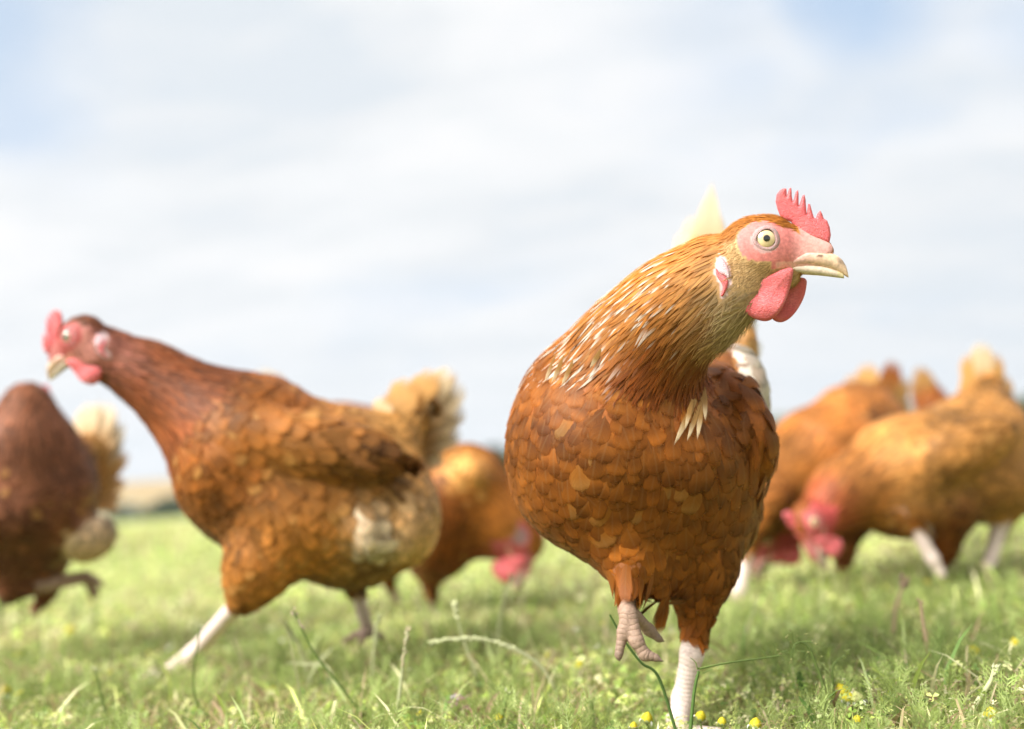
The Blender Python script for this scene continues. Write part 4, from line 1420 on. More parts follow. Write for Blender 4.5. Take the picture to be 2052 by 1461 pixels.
def tube_mesh(path, radii, n=6):
    path = np.asarray(path, float)
    m = len(path)
    T = nrm(np.gradient(path, axis=0))
    ref = np.array((0.3, 0.9, 0.2)) if abs(T[0] @ nrm(np.array((0.3, 0.9, 0.2)))) < 0.9 else np.array((1.0, 0, 0))
    N1 = nrm(np.cross(T, ref))
    N2 = np.cross(T, N1)
    a = np.arange(n) * 2 * np.pi / n
    V = path[:, None] + (N1[:, None] * np.cos(a)[None, :, None] + N2[:, None] * np.sin(a)[None, :, None]) * np.asarray(radii)[:, None, None]
    i = np.arange(m - 1)[:, None] * n + np.arange(n)[None]
    j = np.arange(m - 1)[:, None] * n + (np.arange(n)[None] + 1) % n
    F = np.stack([i, j, j + n, i + n], -1).reshape(-1, 4)
    return V.reshape(-1, 3), F


def az_of(px, py=980.0):
    v = G(px, py + 500.0)
    return v[0] / v[1]


def az_px(px):
    """ground bearing of a column of the photograph, read along the horizon"""
    y = 1057 - 0.073 * px
    v = MR @ np.array([(px - CX) / FPX, -(y - CY) / FPX, -1.0])
    return v[0] / v[1]


def far_tree(name, label, cat, px, dist, height, width, palette, group, trunk=True, n=4500):
    x, y = az_px(px) * dist, dist
    z = float(ground_h(x, y))
    r = empty(name, (x, y, z))
    tag(r, label, cat, group)
    blobs = []
    for k in range(7):
        a = rng.random() * 6.28
        q = rng.random() ** 0.5 * 0.55
        blobs.append((x + math.cos(a) * q * width / 2, y + math.sin(a) * q * width / 2, z + height * (0.35 + 0.48 * rng.random()),
                      width * (0.2 + 0.12 * rng.random()), width * (0.2 + 0.12 * rng.random()), height * (0.17 + 0.08 * rng.random())))
    if not trunk:
        blobs += [(x + (rng.random() - .5) * width * .8, y, z + height * 0.25, width * .25, width * .25, height * .28) for k in range(4)]
    leaf_cloud('crown', blobs, n, height * 0.055, palette, r)
    V, F = tube_mesh([(x, y, z - 0.1), (x + 0.02 * height, y, z + height * 0.3), (x, y + 0.02 * height, z + height * 0.75)], [height * 0.035, height * 0.028, height * 0.01])
    mesh_obj('trunk', V, F, M_FAR, r, col=np.tile((0.12, 0.085, 0.055), (len(V), 1)))
    return r


DKG = [(0.035, 0.065, 0.022), (0.05, 0.085, 0.03), (0.03, 0.055, 0.025)]
MDG = [(0.06, 0.10, 0.03), (0.08, 0.125, 0.04), (0.05, 0.085, 0.03)]
LTG = [(0.22, 0.26, 0.07), (0.26, 0.29, 0.09), (0.18, 0.24, 0.06)]
GT = 'trees and bushes at the far side of the pasture'
far_tree('tree', 'dark green tree on the skyline just left of the large hen', 'tree', 985, 96, 4.4, 5.0, DKG, GT)
far_tree('tree', 'dark tree on the skyline close to the breast of the large hen', 'tree', 1035, 104, 4.6, 5.4, DKG, GT)
far_tree('tree', 'low dark tree on the skyline above the back of the pecking hen', 'tree', 925, 110, 3.3, 5.0, DKG, GT)
far_tree('bush', 'light yellow green bush between the pecking hen and the large hen', 'bush', 1010, 62, 2.0, 2.0, LTG, GT, False, 3500)
far_tree('bush', 'dark green bush low beside the breast of the large hen', 'bush', 1022, 50, 0.95, 2.2, DKG, GT, False, 3500)
far_tree('hedge', 'dark green hedge across the field left of the striding hen', 'hedge', 352, 74, 1.7, 5.0, DKG, GT, False, 6000)
far_tree('hedge', 'grey green end of the hedge beside the cream tail', 'hedge', 262, 78, 1.55, 3.6, [(0.09, 0.11, 0.07), (0.07, 0.10, 0.05)], GT, False, 5000)
far_tree('hedge', 'hedge half hidden behind the chest of the striding hen', 'hedge', 445, 72, 1.6, 4.0, DKG, GT, False, 5000)
far_tree('bush', 'green bush on the slope right of the large hen', 'bush', 1560, 88, 1.7, 5.0, MDG, GT, False, 5000)
far_tree('bush', 'green bush on the slope near the forked tail', 'bush', 1640, 92, 1.6, 5.0, MDG, GT, False, 5000)
far_tree('tree', 'small tree at the right edge behind the golden hen', 'tree', 2062, 95, 2.6, 4.0, MDG, GT)


def netting_fence():
    d = 34.0
    xs = [az_px(p) * d for p in (150, 205, 253, 273, 376, 392, 470)]
    x0 = xs[0]
    r = empty('netting_fence', (x0, d, float(ground_h(x0, d))))
    tag(r, 'thin white electric netting fence standing across the field at left', 'fence')
    for x in xs:
        z = float(ground_h(x, d))
        V, F = tube_mesh([(x, d, z - 0.05), (x + 0.005, d, z + 0.42), (x, d, z + 0.9)], [0.014, 0.013, 0.011])
        mesh_obj('post', V, F, M_POST, r, col=np.tile((0.75, 0.76, 0.74), (len(V), 1)))
    for k, h in enumerate((0.12, 0.3, 0.48, 0.66, 0.84)):
        pth = [(x0 + (xs[-1] - x0) * t, d - 0.02, float(ground_h(x0 + (xs[-1] - x0) * t, d)) + h - 0.02 * math.sin(t * 18) ** 2) for t in np.linspace(0, 1, 24)]
        V, F = tube_mesh(pth, [0.003] * 24, 4)
        mesh_obj('wire', V, F, M_POST, r, col=np.tile((0.72, 0.74, 0.74), (len(V), 1)))


netting_fence()


def haze():
    m = bpy.data.materials.new('haze_air')
    m.use_nodes = True
    w = NT(m.node_tree)
    pv = w.n('ShaderNodeVolumePrincipled', {'Color': (0.86, 0.92, 1.0, 1), 'Density': 0.00045, 'Anisotropy': 0.2})
    w.n('ShaderNodeOutputMaterial', {'Volume': pv.outputs[0]})
    x0, x1, y0, y1, z0, z1 = -1010, 1010, -1010, 1010, -1.6, 62
    V = np.array([(x, y, z) for z in (z0, z1) for y in (y0, y1) for x in (x0, x1)], float)
    F = np.array([(0, 2, 3, 1), (4, 5, 7, 6), (0, 1, 5, 4), (2, 6, 7, 3), (0, 4, 6, 2), (1, 3, 7, 5)])
    o = mesh_obj('haze', V, F, m, smooth=False)
    tag(o, kind='stuff')


haze()


for mk in (hen_main, hen_left, hen_far_left, hen_middle, hen_right, hen_right_rear, hen_hidden):
    Hen(mk()).build()

# ------------------------------------------------------------------ turf
def scatter(n, d0, d1, power=1.0, wide=0.66):
    """random spots inside the wedge of ground the lens can see, and somewhat beyond"""
    u = rng.random(n)
    d = (d0 ** (2 * power) + u * (d1 ** (2 * power) - d0 ** (2 * power))) ** (1 / (2 * power))
    x = (rng.random(n) * 2 - 1) * (wide * d + 0.06)
    return x, d


def patch(x, y, s=1.0):
    return 0.5 + 0.5 * np.sin(x * 7.3 * s + 2.1 * np.sin(y * 4.9 * s)) * np.sin(y * 6.1 * s + 1.7 * np.sin(x * 5.2 * s))


PAL = np.array([(0.350, 0.445, 0.100), (0.440, 0.510, 0.140), (0.540, 0.575, 0.200), (0.225, 0.335, 0.070), (0.620, 0.620, 0.300), (0.140, 0.230, 0.060), (0.460, 0.54, 0.23), (0.66, 0.62, 0.38)])
STRAW = np.array([(0.46, 0.37, 0.20), (0.40, 0.30, 0.16), (0.52, 0.44, 0.27), (0.33, 0.22, 0.13)])


FEET = [G(1356, 1470)[:2], G(310, 1362)[:2], G(1350, 1400)[:2], G(345, 1350)[:2]]


def trodden(x, y):
    f = np.ones(len(x))
    for q in FEET:
        d = np.hypot(x - q[0], (y - q[1] + 0.05) * 0.6)
        f *= 0.35 + 0.65 * np.clip((d - 0.03) / 0.07, 0, 1)
    return f


def tint(n, x, y, straw_p):
    c = PAL[rng.integers(0, len(PAL), n)] * (0.78 + 1.0 * rng.random(n))[:, None]
    p = patch(x, y, 0.8)
    c = c * (0.85 + 0.35 * p)[:, None]
    st = rng.random(n) < straw_p * (0.5 + patch(x + 3, y + 1, 0.6))
    c[st] = STRAW[rng.integers(0, len(STRAW), st.sum())] * (0.8 + 0.4 * rng.random(st.sum()))[:, None]
    return c


def blades(x, y, L, W, bend, col):
    n = len(x)
    L = L * trodden(x, y)
    z = ground_h(x, y) - 0.002
    a = rng.random(n) * 6.283
    dirv = np.stack([np.cos(a), np.sin(a), np.zeros(n)], 1)
    sa = a + 1.57 + (rng.random(n) - 0.5) * 1.6
    side = np.stack([np.cos(sa), np.sin(sa), np.zeros(n)], 1)
    ts = np.array((0.0, 0.4, 0.75, 1.0))
    ws = np.array((0.7, 1.0, 0.65, 0.0))
    th = bend[:, None] * ts[None] ** 0.9
    hz = L[:, None] * np.where(bend[:, None] > 0.01, (1 - np.cos(th)) / np.maximum(bend[:, None], .01), 0) * 1.2
    vz = L[:, None] * np.sin(th) / np.maximum(bend[:, None], .01)
    c = np.stack([x, y, z], 1)[:, None] + dirv[:, None] * hz[..., None] + np.array((0, 0, 1.0)) * vz[..., None]
    l = c - side[:, None] * (W[:, None] * ws * 0.5)[..., None]
    r = c + side[:, None] * (W[:, None] * ws * 0.5)[..., None]
    V = np.stack([l[:, 0], r[:, 0], l[:, 1], r[:, 1], l[:, 2], r[:, 2], c[:, 3]], 1)
    f4 = np.array([(0, 1, 3, 2), (2, 3, 5, 4)])
    f3 = np.array([(4, 5, 6)])
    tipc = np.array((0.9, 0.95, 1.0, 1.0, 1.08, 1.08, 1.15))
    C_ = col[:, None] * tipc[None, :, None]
    return V.reshape(-1, 3), [batch_faces(f4, n, 7), batch_faces(f3, n, 7)], C_.reshape(-1, 3)


def leaflets(x, y, h, S, col):
    """three-part leaves held at height h on the turf"""
    n = len(x)
    z = ground_h(x, y) + h
    c = np.stack([x, y, z], 1)
    up = nrm(np.stack([rng.standard_normal(n) * 0.5, rng.standard_normal(n) * 0.5, np.ones(n)], 1))
    e1 = nrm(np.cross(up, rng.standard_normal((n, 3))))
    e2 = np.cross(up, e1)
    vs = []
    for k in range(3):
        a = k * 2.1
        d = e1 * math.cos(a) + e2 * math.sin(a)
        s = np.cross(up, d)
        vs += [c, c + (d * 0.6 + s * 0.38 + up * 0.16) * S[:, None], c + d * S[:, None], c + (d * 0.6 - s * 0.38 + up * 0.16) * S[:, None]]
    V = np.stack(vs, 1)
    f = np.array([(0, 1, 2, 3), (4, 5, 6, 7), (8, 9, 10, 11)])
    C_ = np.repeat(col[:, None], 12, 1)
    return V.reshape(-1, 3), [batch_faces(f, n, 12)], C_.reshape(-1, 3)


def feather_leaf_template(npair=9, seed=1):
    """a finely cut mayweed leaf: rachis along +x, thread-like segments"""
    r = random.Random(seed)
    T = []

    def thread(a, b, w):
        a, b = np.array(a, float), np.array(b, float)
        d = nrm(b - a)
        s = nrm(np.cross(d, (0.2, 0.1, 1.0))) * w
        T.append((a - s, a + s, b))
    thread((0, 0, 0), (1.0, 0, 0.12), 0.018)
    for i in range(npair):
        t = 0.18 + 0.78 * i / npair
        ln = 0.25 * r.uniform(0.7, 1.15) * math.sin(math.pi * min(1, 0.25 + 0.75 * (1 - i / npair)))
        for sgn in (1, -1):
            b = np.array((t, 0, 0.12 * t))
            e = b + np.array((ln * r.uniform(0.5, 1.1), sgn * ln * r.uniform(0.7, 1.1), 0.12 * r.uniform(-1, 2)))
            thread(b, e, 0.014)
            for q in (0.45, 0.75):
                m = b + (e - b) * q
                thread(m, m + np.array((ln * 0.45, sgn * ln * 0.05, 0.06)), 0.012)
                thread(m, m + np.array((ln * 0.1, sgn * ln * 0.42, 0.05)), 0.012)
    return np.array(T).reshape(-1, 3)


FT = [feather_leaf_template(9, s) for s in (1, 2, 3)]


def feathery(x, y, h, S, col, pitch):
    n = len(x)
    S = S * (0.4 + 0.6 * trodden(x, y))
    z = ground_h(x, y) + h * trodden(x, y)
    a = rng.random(n) * 6.283
    cp, sp = np.cos(pitch), np.sin(pitch)
    X = np.stack([np.cos(a) * cp, np.sin(a) * cp, sp], 1)
    Y = np.stack([-np.sin(a), np.cos(a), np.zeros(n)], 1)
    roll = (rng.random(n) - 0.5) * 1.2
    Z = np.cross(X, Y)
    Y2 = Y * np.cos(roll)[:, None] + Z * np.sin(roll)[:, None]
    Z2 = np.cross(X, Y2)
    tm = FT[0]
    V = np.stack([x, y, z], 1)[:, None] + (X[:, None] * tm[None, :, 0:1] + Y2[:, None] * tm[None, :, 1:2] + Z2[:, None] * tm[None, :, 2:3]) * S[:, None, None]
    f = np.arange(len(tm)).reshape(-1, 3)
    C_ = np.repeat(col[:, None], len(tm), 1)
    return V.reshape(-1, 3), [batch_faces(f, n, len(tm))], C_.reshape(-1, 3)


def stuff_mesh(name, parts):
    vs, cs, fd = [], [], {}
    o = 0
    for V, fs, C_ in parts:
        vs.append(V); cs.append(C_)
        for f in fs:
            fd.setdefault(f.shape[1], []).append(f + o)
        o += len(V)
    ob = mesh_obj(name, np.concatenate(vs), [np.concatenate(v) for v in fd.values()], M_LEAF, None, col=np.concatenate(cs), smooth=False)
    tag(ob, kind='stuff')
    return ob


def turf():
    parts = []
    # close range
    n = 34000
    x, y = scatter(n, 0.42, 1.7, 0.75)
    p = patch(x, y, 1.6)
    L = (0.010 + 0.024 * rng.random(n) ** 1.5) * (0.55 + 0.8 * p)
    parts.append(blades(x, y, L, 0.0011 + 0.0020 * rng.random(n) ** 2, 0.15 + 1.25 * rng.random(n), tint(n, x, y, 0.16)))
    # broad little leaves of plantain, medick and the like
    n = 9000
    x, y = scatter(n, 0.45, 1.9, 0.75)
    parts.append(blades(x, y, 0.010 + 0.018 * rng.random(n), 0.0035 + 0.0035 * rng.random(n), 0.6 + 1.2 * rng.random(n), tint(n, x, y, 0.12)))
    n = 16000
    x, y = scatter(n, 1.6, 5.0, 0.75)
    parts.append(blades(x, y, 0.018 + 0.024 * rng.random(n), 0.006 + 0.006 * rng.random(n), 0.5 + 1.2 * rng.random(n), tint(n, x, y, 0.18)))
    # lying dead straws
    n = 13000
    x, y = scatter(n, 0.45, 2.6, 0.75)
    parts.append(blades(x, y, 0.03 + 0.04 * rng.random(n), 0.0012 + 0.0012 * rng.random(n), 1.5 + 0.7 * rng.random(n), STRAW[rng.integers(0, 4, n)] * (0.8 + 0.4 * rng.random(n))[:, None]))
    # middle range
    n = 95000
    x, y = scatter(n, 1.4, 5.5, 0.75)
    p = patch(x, y)
    L = (0.016 + 0.030 * rng.random(n) ** 1.4) * (0.6 + 0.7 * p)
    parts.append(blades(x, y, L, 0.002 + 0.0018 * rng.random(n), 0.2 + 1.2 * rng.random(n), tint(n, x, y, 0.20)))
    # coarse longer blades among the short turf
    n = 2600
    x, y = scatter(n, 0.7, 3.0, 0.75)
    parts.append(blades(x, y, 0.035 + 0.045 * rng.random(n), 0.002 + 0.0022 * rng.random(n), 0.7 + 1.1 * rng.random(n), tint(n, x, y, 0.3)))
    # taller pale stems here and there
    n = 800
    x, y = scatter(n, 0.9, 5.0, 0.75)
    parts.append(blades(x, y, 0.05 + 0.07 * rng.random(n), 0.0012 + 0.001 * rng.random(n), 0.1 + 0.6 * rng.random(n), np.array((0.50, 0.50, 0.26)) * (0.7 + 0.5 * rng.random(n))[:, None]))
    # far
    n = 90000
    x, y = scatter(n, 4.5, 26, 0.7)
    L = 0.05 + 0.06 * rng.random(n)
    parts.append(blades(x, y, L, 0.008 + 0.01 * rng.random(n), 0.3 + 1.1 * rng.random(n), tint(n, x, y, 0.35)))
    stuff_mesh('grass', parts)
    parts = []
    n = 34000
    x, y = scatter(n, 0.42, 2.0, 0.75)
    parts.append(leaflets(x, y, 0.004 + 0.022 * rng.random(n) * (0.5 + patch(x, y, 1.3)), 0.0026 + 0.003 * rng.random(n), tint(n, x, y, 0.10) * 1.1))
    n = 55000
    x, y = scatter(n, 1.6, 6.0, 0.75)
    parts.append(leaflets(x, y, 0.008 + 0.03 * rng.random(n) * (0.5 + patch(x, y, 1.3)), 0.005 + 0.006 * rng.random(n), tint(n, x, y, 0.2) * 1.15))
    stuff_mesh('clover', parts)
    n = 7000
    x, y = scatter(n, 0.45, 1.5, 0.8)
    keep = patch(x, y, 1.6) > 0.42 * rng.random(n) + 0.12
    x, y = x[keep], y[keep]
    n = len(x)
    c = np.array((0.39, 0.48, 0.155)) * (0.60 + 0.6 * rng.random(n))[:, None] * np.array([[1.0, 1.0, 1.0]])
    stuff_mesh('mayweed_leaves', [feathery(x, y, 0.002 + 0.014 * rng.random(n), 0.018 + 0.026 * rng.random(n), c, 0.25 + 0.9 * rng.random(n))])
    # tiny yellow and white bits of blossom, too far or small to count
    n = 900
    x, y = scatter(n, 1.0, 5.0, 0.75)
    c = np.where((rng.random(n) < 0.55)[:, None], np.array((0.62, 0.55, 0.05)), np.array((0.7, 0.68, 0.55)))
    stuff_mesh('blossom', [leaflets(x, y, 0.022 + 0.02 * rng.random(n), 0.003 + 0.003 * rng.random(n), c)])


turf()

# ------------------------------------------------------------------ single stalks, weeds and flowers
GS = 'single stalks standing out of the turf'
GREEN = np.array((0.16, 0.22, 0.06)); PALE = np.array((0.56, 0.58, 0.33)); DRY = np.array((0.56, 0.42, 0.27)); DKGREEN = np.array((0.08, 0.14, 0.035))


def curve(pts, n=18):
    """smooth path through surveyed points"""
    p = np.asarray(pts, float)
    t = np.linspace(0, len(p) - 1, n)
    out = []
    for s in t:
        i = min(int(s), len(p) - 2)
        u = s - i
        p0, p1, p2, p3 = p[max(i - 1, 0)], p[i], p[i + 1], p[min(i + 2, len(p) - 1)]
        out.append(0.5 * (2 * p1 + (p2 - p0) * u + (2 * p0 - 5 * p1 + 4 * p2 - p3) * u * u + (3 * p1 - p0 - 3 * p2 + p3) * u ** 3))
    return np.array(out)


def ground_pt(px, py):
    g = G(px, py)
    g[2] = float(ground_h(g[0], g[1]))
    return g


def stalk_path(px_pts, gy=None, dd=0.0, d=None):
    """base on the ground below the first point; the rest stand at about the same distance"""
    bx, by = px_pts[0]
    b = ground_pt(bx, gy if gy else by)
    if d is None:
        d = float((b - MT) @ FWD)
    else:
        b = P(bx, by, d)
        b[2] = float(ground_h(b[0], b[1])) - 0.002
    pts = [b] + [P(x, y, d + dd * i / len(px_pts)) for i, (x, y) in enumerate(px_pts[1:])]
    return curve(pts, 6 * len(px_pts))


def seed_grains(path, n, size, colr, spread=0.5):
    vs, cs = [], []
    m = len(path)
    for k in range(n):
        t = (k + 0.5) / n * (m - 1)
        i = min(int(t), m - 2)
        p = path[i] + (path[i + 1] - path[i]) * (t - i)
        ax = nrm(path[i + 1] - path[i])
        d = nrm(np.cross(ax, rng.standard_normal(3)))
        tip = nrm(ax + d * spread)
        s = nrm(np.cross(tip, rng.standard_normal(3)))
        s2 = np.cross(tip, s)
        b = p + d * size * 0.2
        ln, w = size * (0.9 + 0.5 * rng.random()), size * 0.27
        ring = [b + tip * ln * 0.45 + (s * math.cos(a) + s2 * math.sin(a)) * w for a in (0, 1.57, 3.14, 4.71)]
        vs += [b] + ring + [b + tip * ln]
        cs += [colr * (0.8 + 0.4 * rng.random())] * 6
    f = np.array([(0, 2, 1), (0, 3, 2), (0, 4, 3), (0, 1, 4), (5, 1, 2), (5, 2, 3), (5, 3, 4), (5, 4, 1)])
    return np.array(vs), batch_faces(f, n, 6), np.array(cs)


def stalk(label, pts, col, r=0.0008, head=0.0, grain=0.004, ng=26, gcol=None, name='grass_stalk', gy=None, d=None, dd=0.0, spread=0.5):
    path = stalk_path(pts, gy, dd, d)
    root = empty(name, tuple(path[0]))
    tag(root, label, 'grass stalk', GS)
    V, F = tube_mesh(path, np.linspace(r * 2.0, r * 1.15, len(path)), 6)
    mesh_obj('stem', V, F, M_PLANT, root, col=np.tile(col, (len(V), 1)))
    if head:
        k = max(2, int(len(path) * head))
        V, F, C_ = seed_grains(path[-k:], ng, grain, gcol if gcol is not None else col * 1.2, spread)
        mesh_obj('seed_head', V, F, M_PLANT, root, col=C_)
    return root, path


def ribbon(path, width, up, taper=True):
    path = np.asarray(path)
    T = nrm(np.gradient(path, axis=0))
    S = nrm(np.cross(T, up))
    N_ = np.cross(S, T)
    t = np.linspace(0, 1, len(path))
    w = width * (np.sin(np.pi * np.clip(t * 0.85 + 0.12, 0, 1)) if taper else np.ones(len(path)))
    V = np.stack([path - S * w[:, None] / 2, path - N_ * w[:, None] * 0.18, path + S * w[:, None] / 2], 1).reshape(-1, 3)
    i = np.arange(len(path) - 1)[:, None] * 3 + np.arange(2)[None]
    return V, np.stack([i, i + 1, i + 4, i + 3], -1).reshape(-1, 4)


def leaf_blade(label, pts, width, col, name='wild_grass', d=None, gy=None, cat='grass'):
    path = stalk_path(pts, gy, 0.0, d)
    V, F = ribbon(path, width, -FWD)
    o = mesh_obj(name, V, F, M_PLANT, None, col=np.tile(col, (len(V), 1)))
    tag(o, label, cat, GS)
    return o


stalk('pale arching seed head bent over to the left in front of the large hen', [(1130, 1400), (1092, 1345), (1040, 1305), (975, 1283), (920, 1280), (866, 1287)], PALE * 0.85, .0011, .62, .0046, 60, PALE * 1.1, gy=1425, spread=.22)
stalk('slender leaning stalk with a few pinkish grains under the striding hen', [(752, 1461), (690, 1385), (634, 1315), (606, 1262), (588, 1225)], GREEN * 1.1, .0008, .30, .0040, 9, np.array((0.55, 0.42, 0.34)), gy=1470)
stalk('fuzzy pale seed head left of the slender leaning stalk', [(622, 1352), (606, 1306), (586, 1275), (570, 1250)], PALE, .001, .62, .0055, 34, PALE * 1.15, gy=1395, spread=.3)
stalk('upright straw coloured stalk below the belly of the striding hen', [(792, 1461), (800, 1400), (808, 1330), (817, 1264)], PALE * 0.9, .0011, .45, .0050, 16, np.array((0.55, 0.47, 0.30)), gy=1475, spread=.15)
stalk('short fuzzy stalk between the striding hen legs', [(744, 1360), (748, 1318), (752, 1280), (759, 1238)], PALE, .001, .6, .006, 22, PALE * 1.1, gy=1395, spread=.25)
stalk('stalk with a thick pale head below the pecking hen', [(976, 1405), (950, 1340), (925, 1270), (912, 1214)], PALE * 0.9, .0009, .28, .006, 26, PALE * 1.15, gy=1410, spread=.18)
stalk('thin stalk with one small grain tip below the pink comb', [(993, 1300), (1002, 1240), (1012, 1195), (1024, 1158)], PALE * 0.9, .0011, .12, .006, 5, DRY, gy=1350)
stalk('stout green stem near the bottom edge left of the large hen', [(1003, 1461), (1008, 1425), (1018, 1390)], GREEN * 1.2, .0013, .2, .005, 7, PALE, gy=1480)
stalk('thin green stalk crossing the front leg of the striding hen', [(445, 1461), (396, 1410), (388, 1345), (402, 1258)], GREEN, .0007, .12, .004, 5, PALE, gy=1465)
stalk('thin dark stem leaning under the raised foot', [(1356, 1388), (1322, 1362), (1285, 1328), (1252, 1285), (1222, 1232)], DKGREEN * 1.2, .0007, 0, gy=1440, d=.775)
stalk('dry broken straw standing upright on the right', [(1862, 1345), (1858, 1300), (1850, 1250), (1844, 1203)], DRY * 1.1, .0012, .2, .004, 4, DRY, gy=1385)
stalk('dry stalk with a pinkish brown tuft beside the broken straw', [(1786, 1265), (1794, 1225), (1804, 1190), (1812, 1162)], DRY, .0013, .3, .007, 16, np.array((0.50, 0.33, 0.26)), gy=1310, spread=.7)
stalk('curving green stalk at the left below the dark brown hen', [(222, 1461), (205, 1400), (190, 1340)], GREEN, .0007, .2, .004, 5, PALE, gy=1480)
stalk('pale straw leaning to the right at the bottom right', [(1925, 1461), (1960, 1405), (1985, 1365), (1992, 1340)], PALE, .0012, .3, .005, 9, PALE, gy=1480)
stalk('whitish thin stalk at the lower left of the picture', [(480, 1461), (445, 1428), (425, 1405)], DRY * 1.2, .0013, 0, gy=1475)
leaf_blade('broad pale blade forking to the right under the striding hen', [(615, 1400), (622, 1350), (645, 1318), (668, 1296)], .0052, PALE * 1.1, gy=1405)
leaf_blade('pale blade lying level beside the fuzzy seed head', [(690, 1330), (655, 1338), (610, 1330), (572, 1328)], .0040, PALE, d=1.02)
leaf_blade('dry brown curled leaf near the bottom edge', [(955, 1461), (975, 1430), (990, 1398), (1002, 1386)], .0042, DRY * 0.95, gy=1475, name='dry_weed', cat='weed')
leaf_blade('wide dark green blade in front of the dark brown hen', [(48, 1185), (40, 1140), (33, 1100), (30, 1085)], .012, np.array((0.16, 0.19, 0.04)), d=1.8)
leaf_blade('dark green blade at the left edge of the picture', [(-6, 1200), (4, 1165), (14, 1140)], .011, np.array((0.10, 0.13, 0.045)), d=1.8)
leaf_blade('narrow green blade leaning behind the yellow flowers', [(1640, 1461), (1622, 1425), (1600, 1395)], .0040, DKGREEN * 1.6, gy=1480)
leaf_blade('dark green pointed leaf under the wiry weed', [(1618, 1372), (1604, 1360), (1596, 1345)], .0065, DKGREEN * 1.2, d=.86)


# ---- wiry weed with heart-shaped pods
def wiry_weed():
    d = 0.80
    path = stalk_path([(1372, 1452), (1390, 1395), (1400, 1345)], None, 0, 0.755)
    root = empty('wiry_weed', tuple(path[0]))
    tag(root, 'wiry weed whose thin stem crosses the standing leg and runs level to the right', 'weed', GS)
    V, F = tube_mesh(path, np.linspace(.0016, .001, len(path)), 6)
    mesh_obj('stem', V, F, M_PLANT, root, col=np.tile(DKGREEN * 1.5, (len(V), 1)))
    br = curve([P(1400, 1340, .755), P(1460, 1328, .77), P(1520, 1320, .79), P(1562, 1314, .80)], 18)
    V, F = tube_mesh(br, np.linspace(.0009, .0007, 18), 5)
    mesh_obj('branch', V, F, M_PLANT, root, col=np.tile(GREEN * 1.3, (len(V), 1)))
    for (x0, y0, x1, y1, dep) in ((1398, 1342, 1383, 1318, .755), (1408, 1350, 1428, 1342, .757), (1500, 1322, 1512, 1332, .785), (1555, 1316, 1548, 1290, .8), (1535, 1318, 1520, 1302, .79)):
        c = curve([P(x0, y0, dep), P((x0 + x1) / 2 + 3, (y0 + y1) / 2 - 3, dep), P(x1, y1, dep)], 8)
        V, F = tube_mesh(c, np.linspace(.0005, .0003, 8), 4)
        mesh_obj('twig', V, F, M_PLANT, root, col=np.tile(GREEN * 1.2, (len(V), 1)))
    # second plant: upright, hooked at the top, with pods
    path = stalk_path([(1660, 1432), (1648, 1370), (1634, 1330), (1622, 1300), (1608, 1288), (1592, 1292), (1586, 1316)], 1462, 0, None)
    r2 = empty('pod_weed', tuple(path[0]))
    tag(r2, 'hooked green weed with little pods and threads right of the standing leg', 'weed', GS)
    V, F = tube_mesh(path, np.linspace(.0018, .0008, len(path)), 6)
    mesh_obj('stem', V, F, M_PLANT, r2, col=np.tile(GREEN * 1.0, (len(V), 1)))
    dep = float((path[0] - MT) @ FWD)
    spots = []
    for k in range(20):
        i = rng.integers(len(path) // 2, len(path))
        ang = rng.random() * 6.28
        ln = 0.006 + 0.006 * rng.random()
        e = path[i] + (RIGHT * math.cos(ang) + UPI * math.sin(ang) + FWD * rng.normal() * 0.5) * ln
        spots.append((path[i], e))
    tv, tf, pv, pf, o, o2 = [], [], [], [], 0, 0
    for a, e in spots:
        V, F = tube_mesh(curve([a, (a + e) / 2 + UPI * 0.0012, e], 5), [.00032] * 5, 4)
        tv.append(V); tf.append(F + o); o += len(V)
        g, f, _ = seed_grains(np.array([e, e + nrm(e - a) * .002]), 1, .0030, PALE)
        pv.append(g); pf.append(f + o2); o2 += len(g)
    mesh_obj('thread', np.concatenate(tv), np.concatenate(tf), M_PLANT, r2, col=np.tile(GREEN * 1.2, (o, 1)))
    mesh_obj('seed', np.concatenate(pv), np.concatenate(pf), M_PLANT, r2, col=np.tile(np.array((0.36, 0.36, 0.14)), (o2, 1)))

    def pod(px, py, dd, s, base):
        tri = np.array([(0, -1.0), (0.75, 0.55), (0.42, 0.85), (0, 0.62), (-0.42, 0.85), (-0.75, 0.55)])
        pts, q = slab(smooth_poly(tri, 2), 0.22, 0.09)
        c = P(px, py, dd)
        W = c + (np.outer(pts[:, 0], RIGHT * 0.8 + UPI * 0.4) + np.outer(pts[:, 1], UPI * 0.9 - RIGHT * 0.3) + np.outer(pts[:, 2], FWD)) * s
        mesh_obj('pod', W, q, M_PLANT, r2, col=np.tile(np.array((0.17, 0.21, 0.06)), (len(W), 1)))
        V, F = tube_mesh(curve([base, (base + c) / 2 + UPI * 0.001, c], 6), [.0004] * 6, 4)
        mesh_obj('pod_stalk', V, F, M_PLANT, r2, col=np.tile(GREEN, (len(V), 1)))
    side = stalk_path([(1672, 1400), (1668, 1350), (1676, 1325)], 1440, 0, dep + .01)
    V, F = tube_mesh(side, np.linspace(.0015, .001, len(side)), 5)
    mesh_obj('branch', V, F, M_PLANT, r2, col=np.tile(GREEN, (len(V), 1)))
    pod(1700, 1309, dep + .01, .0042, side[-1])
    pod(1624, 1302, dep, .0032, path[len(path) // 2 + 3])
    pod(1612, 1330, dep, .0026, path[len(path) // 2])
    pod(1692, 1318, dep + .01, .0026, side[-1])


wiry_weed()


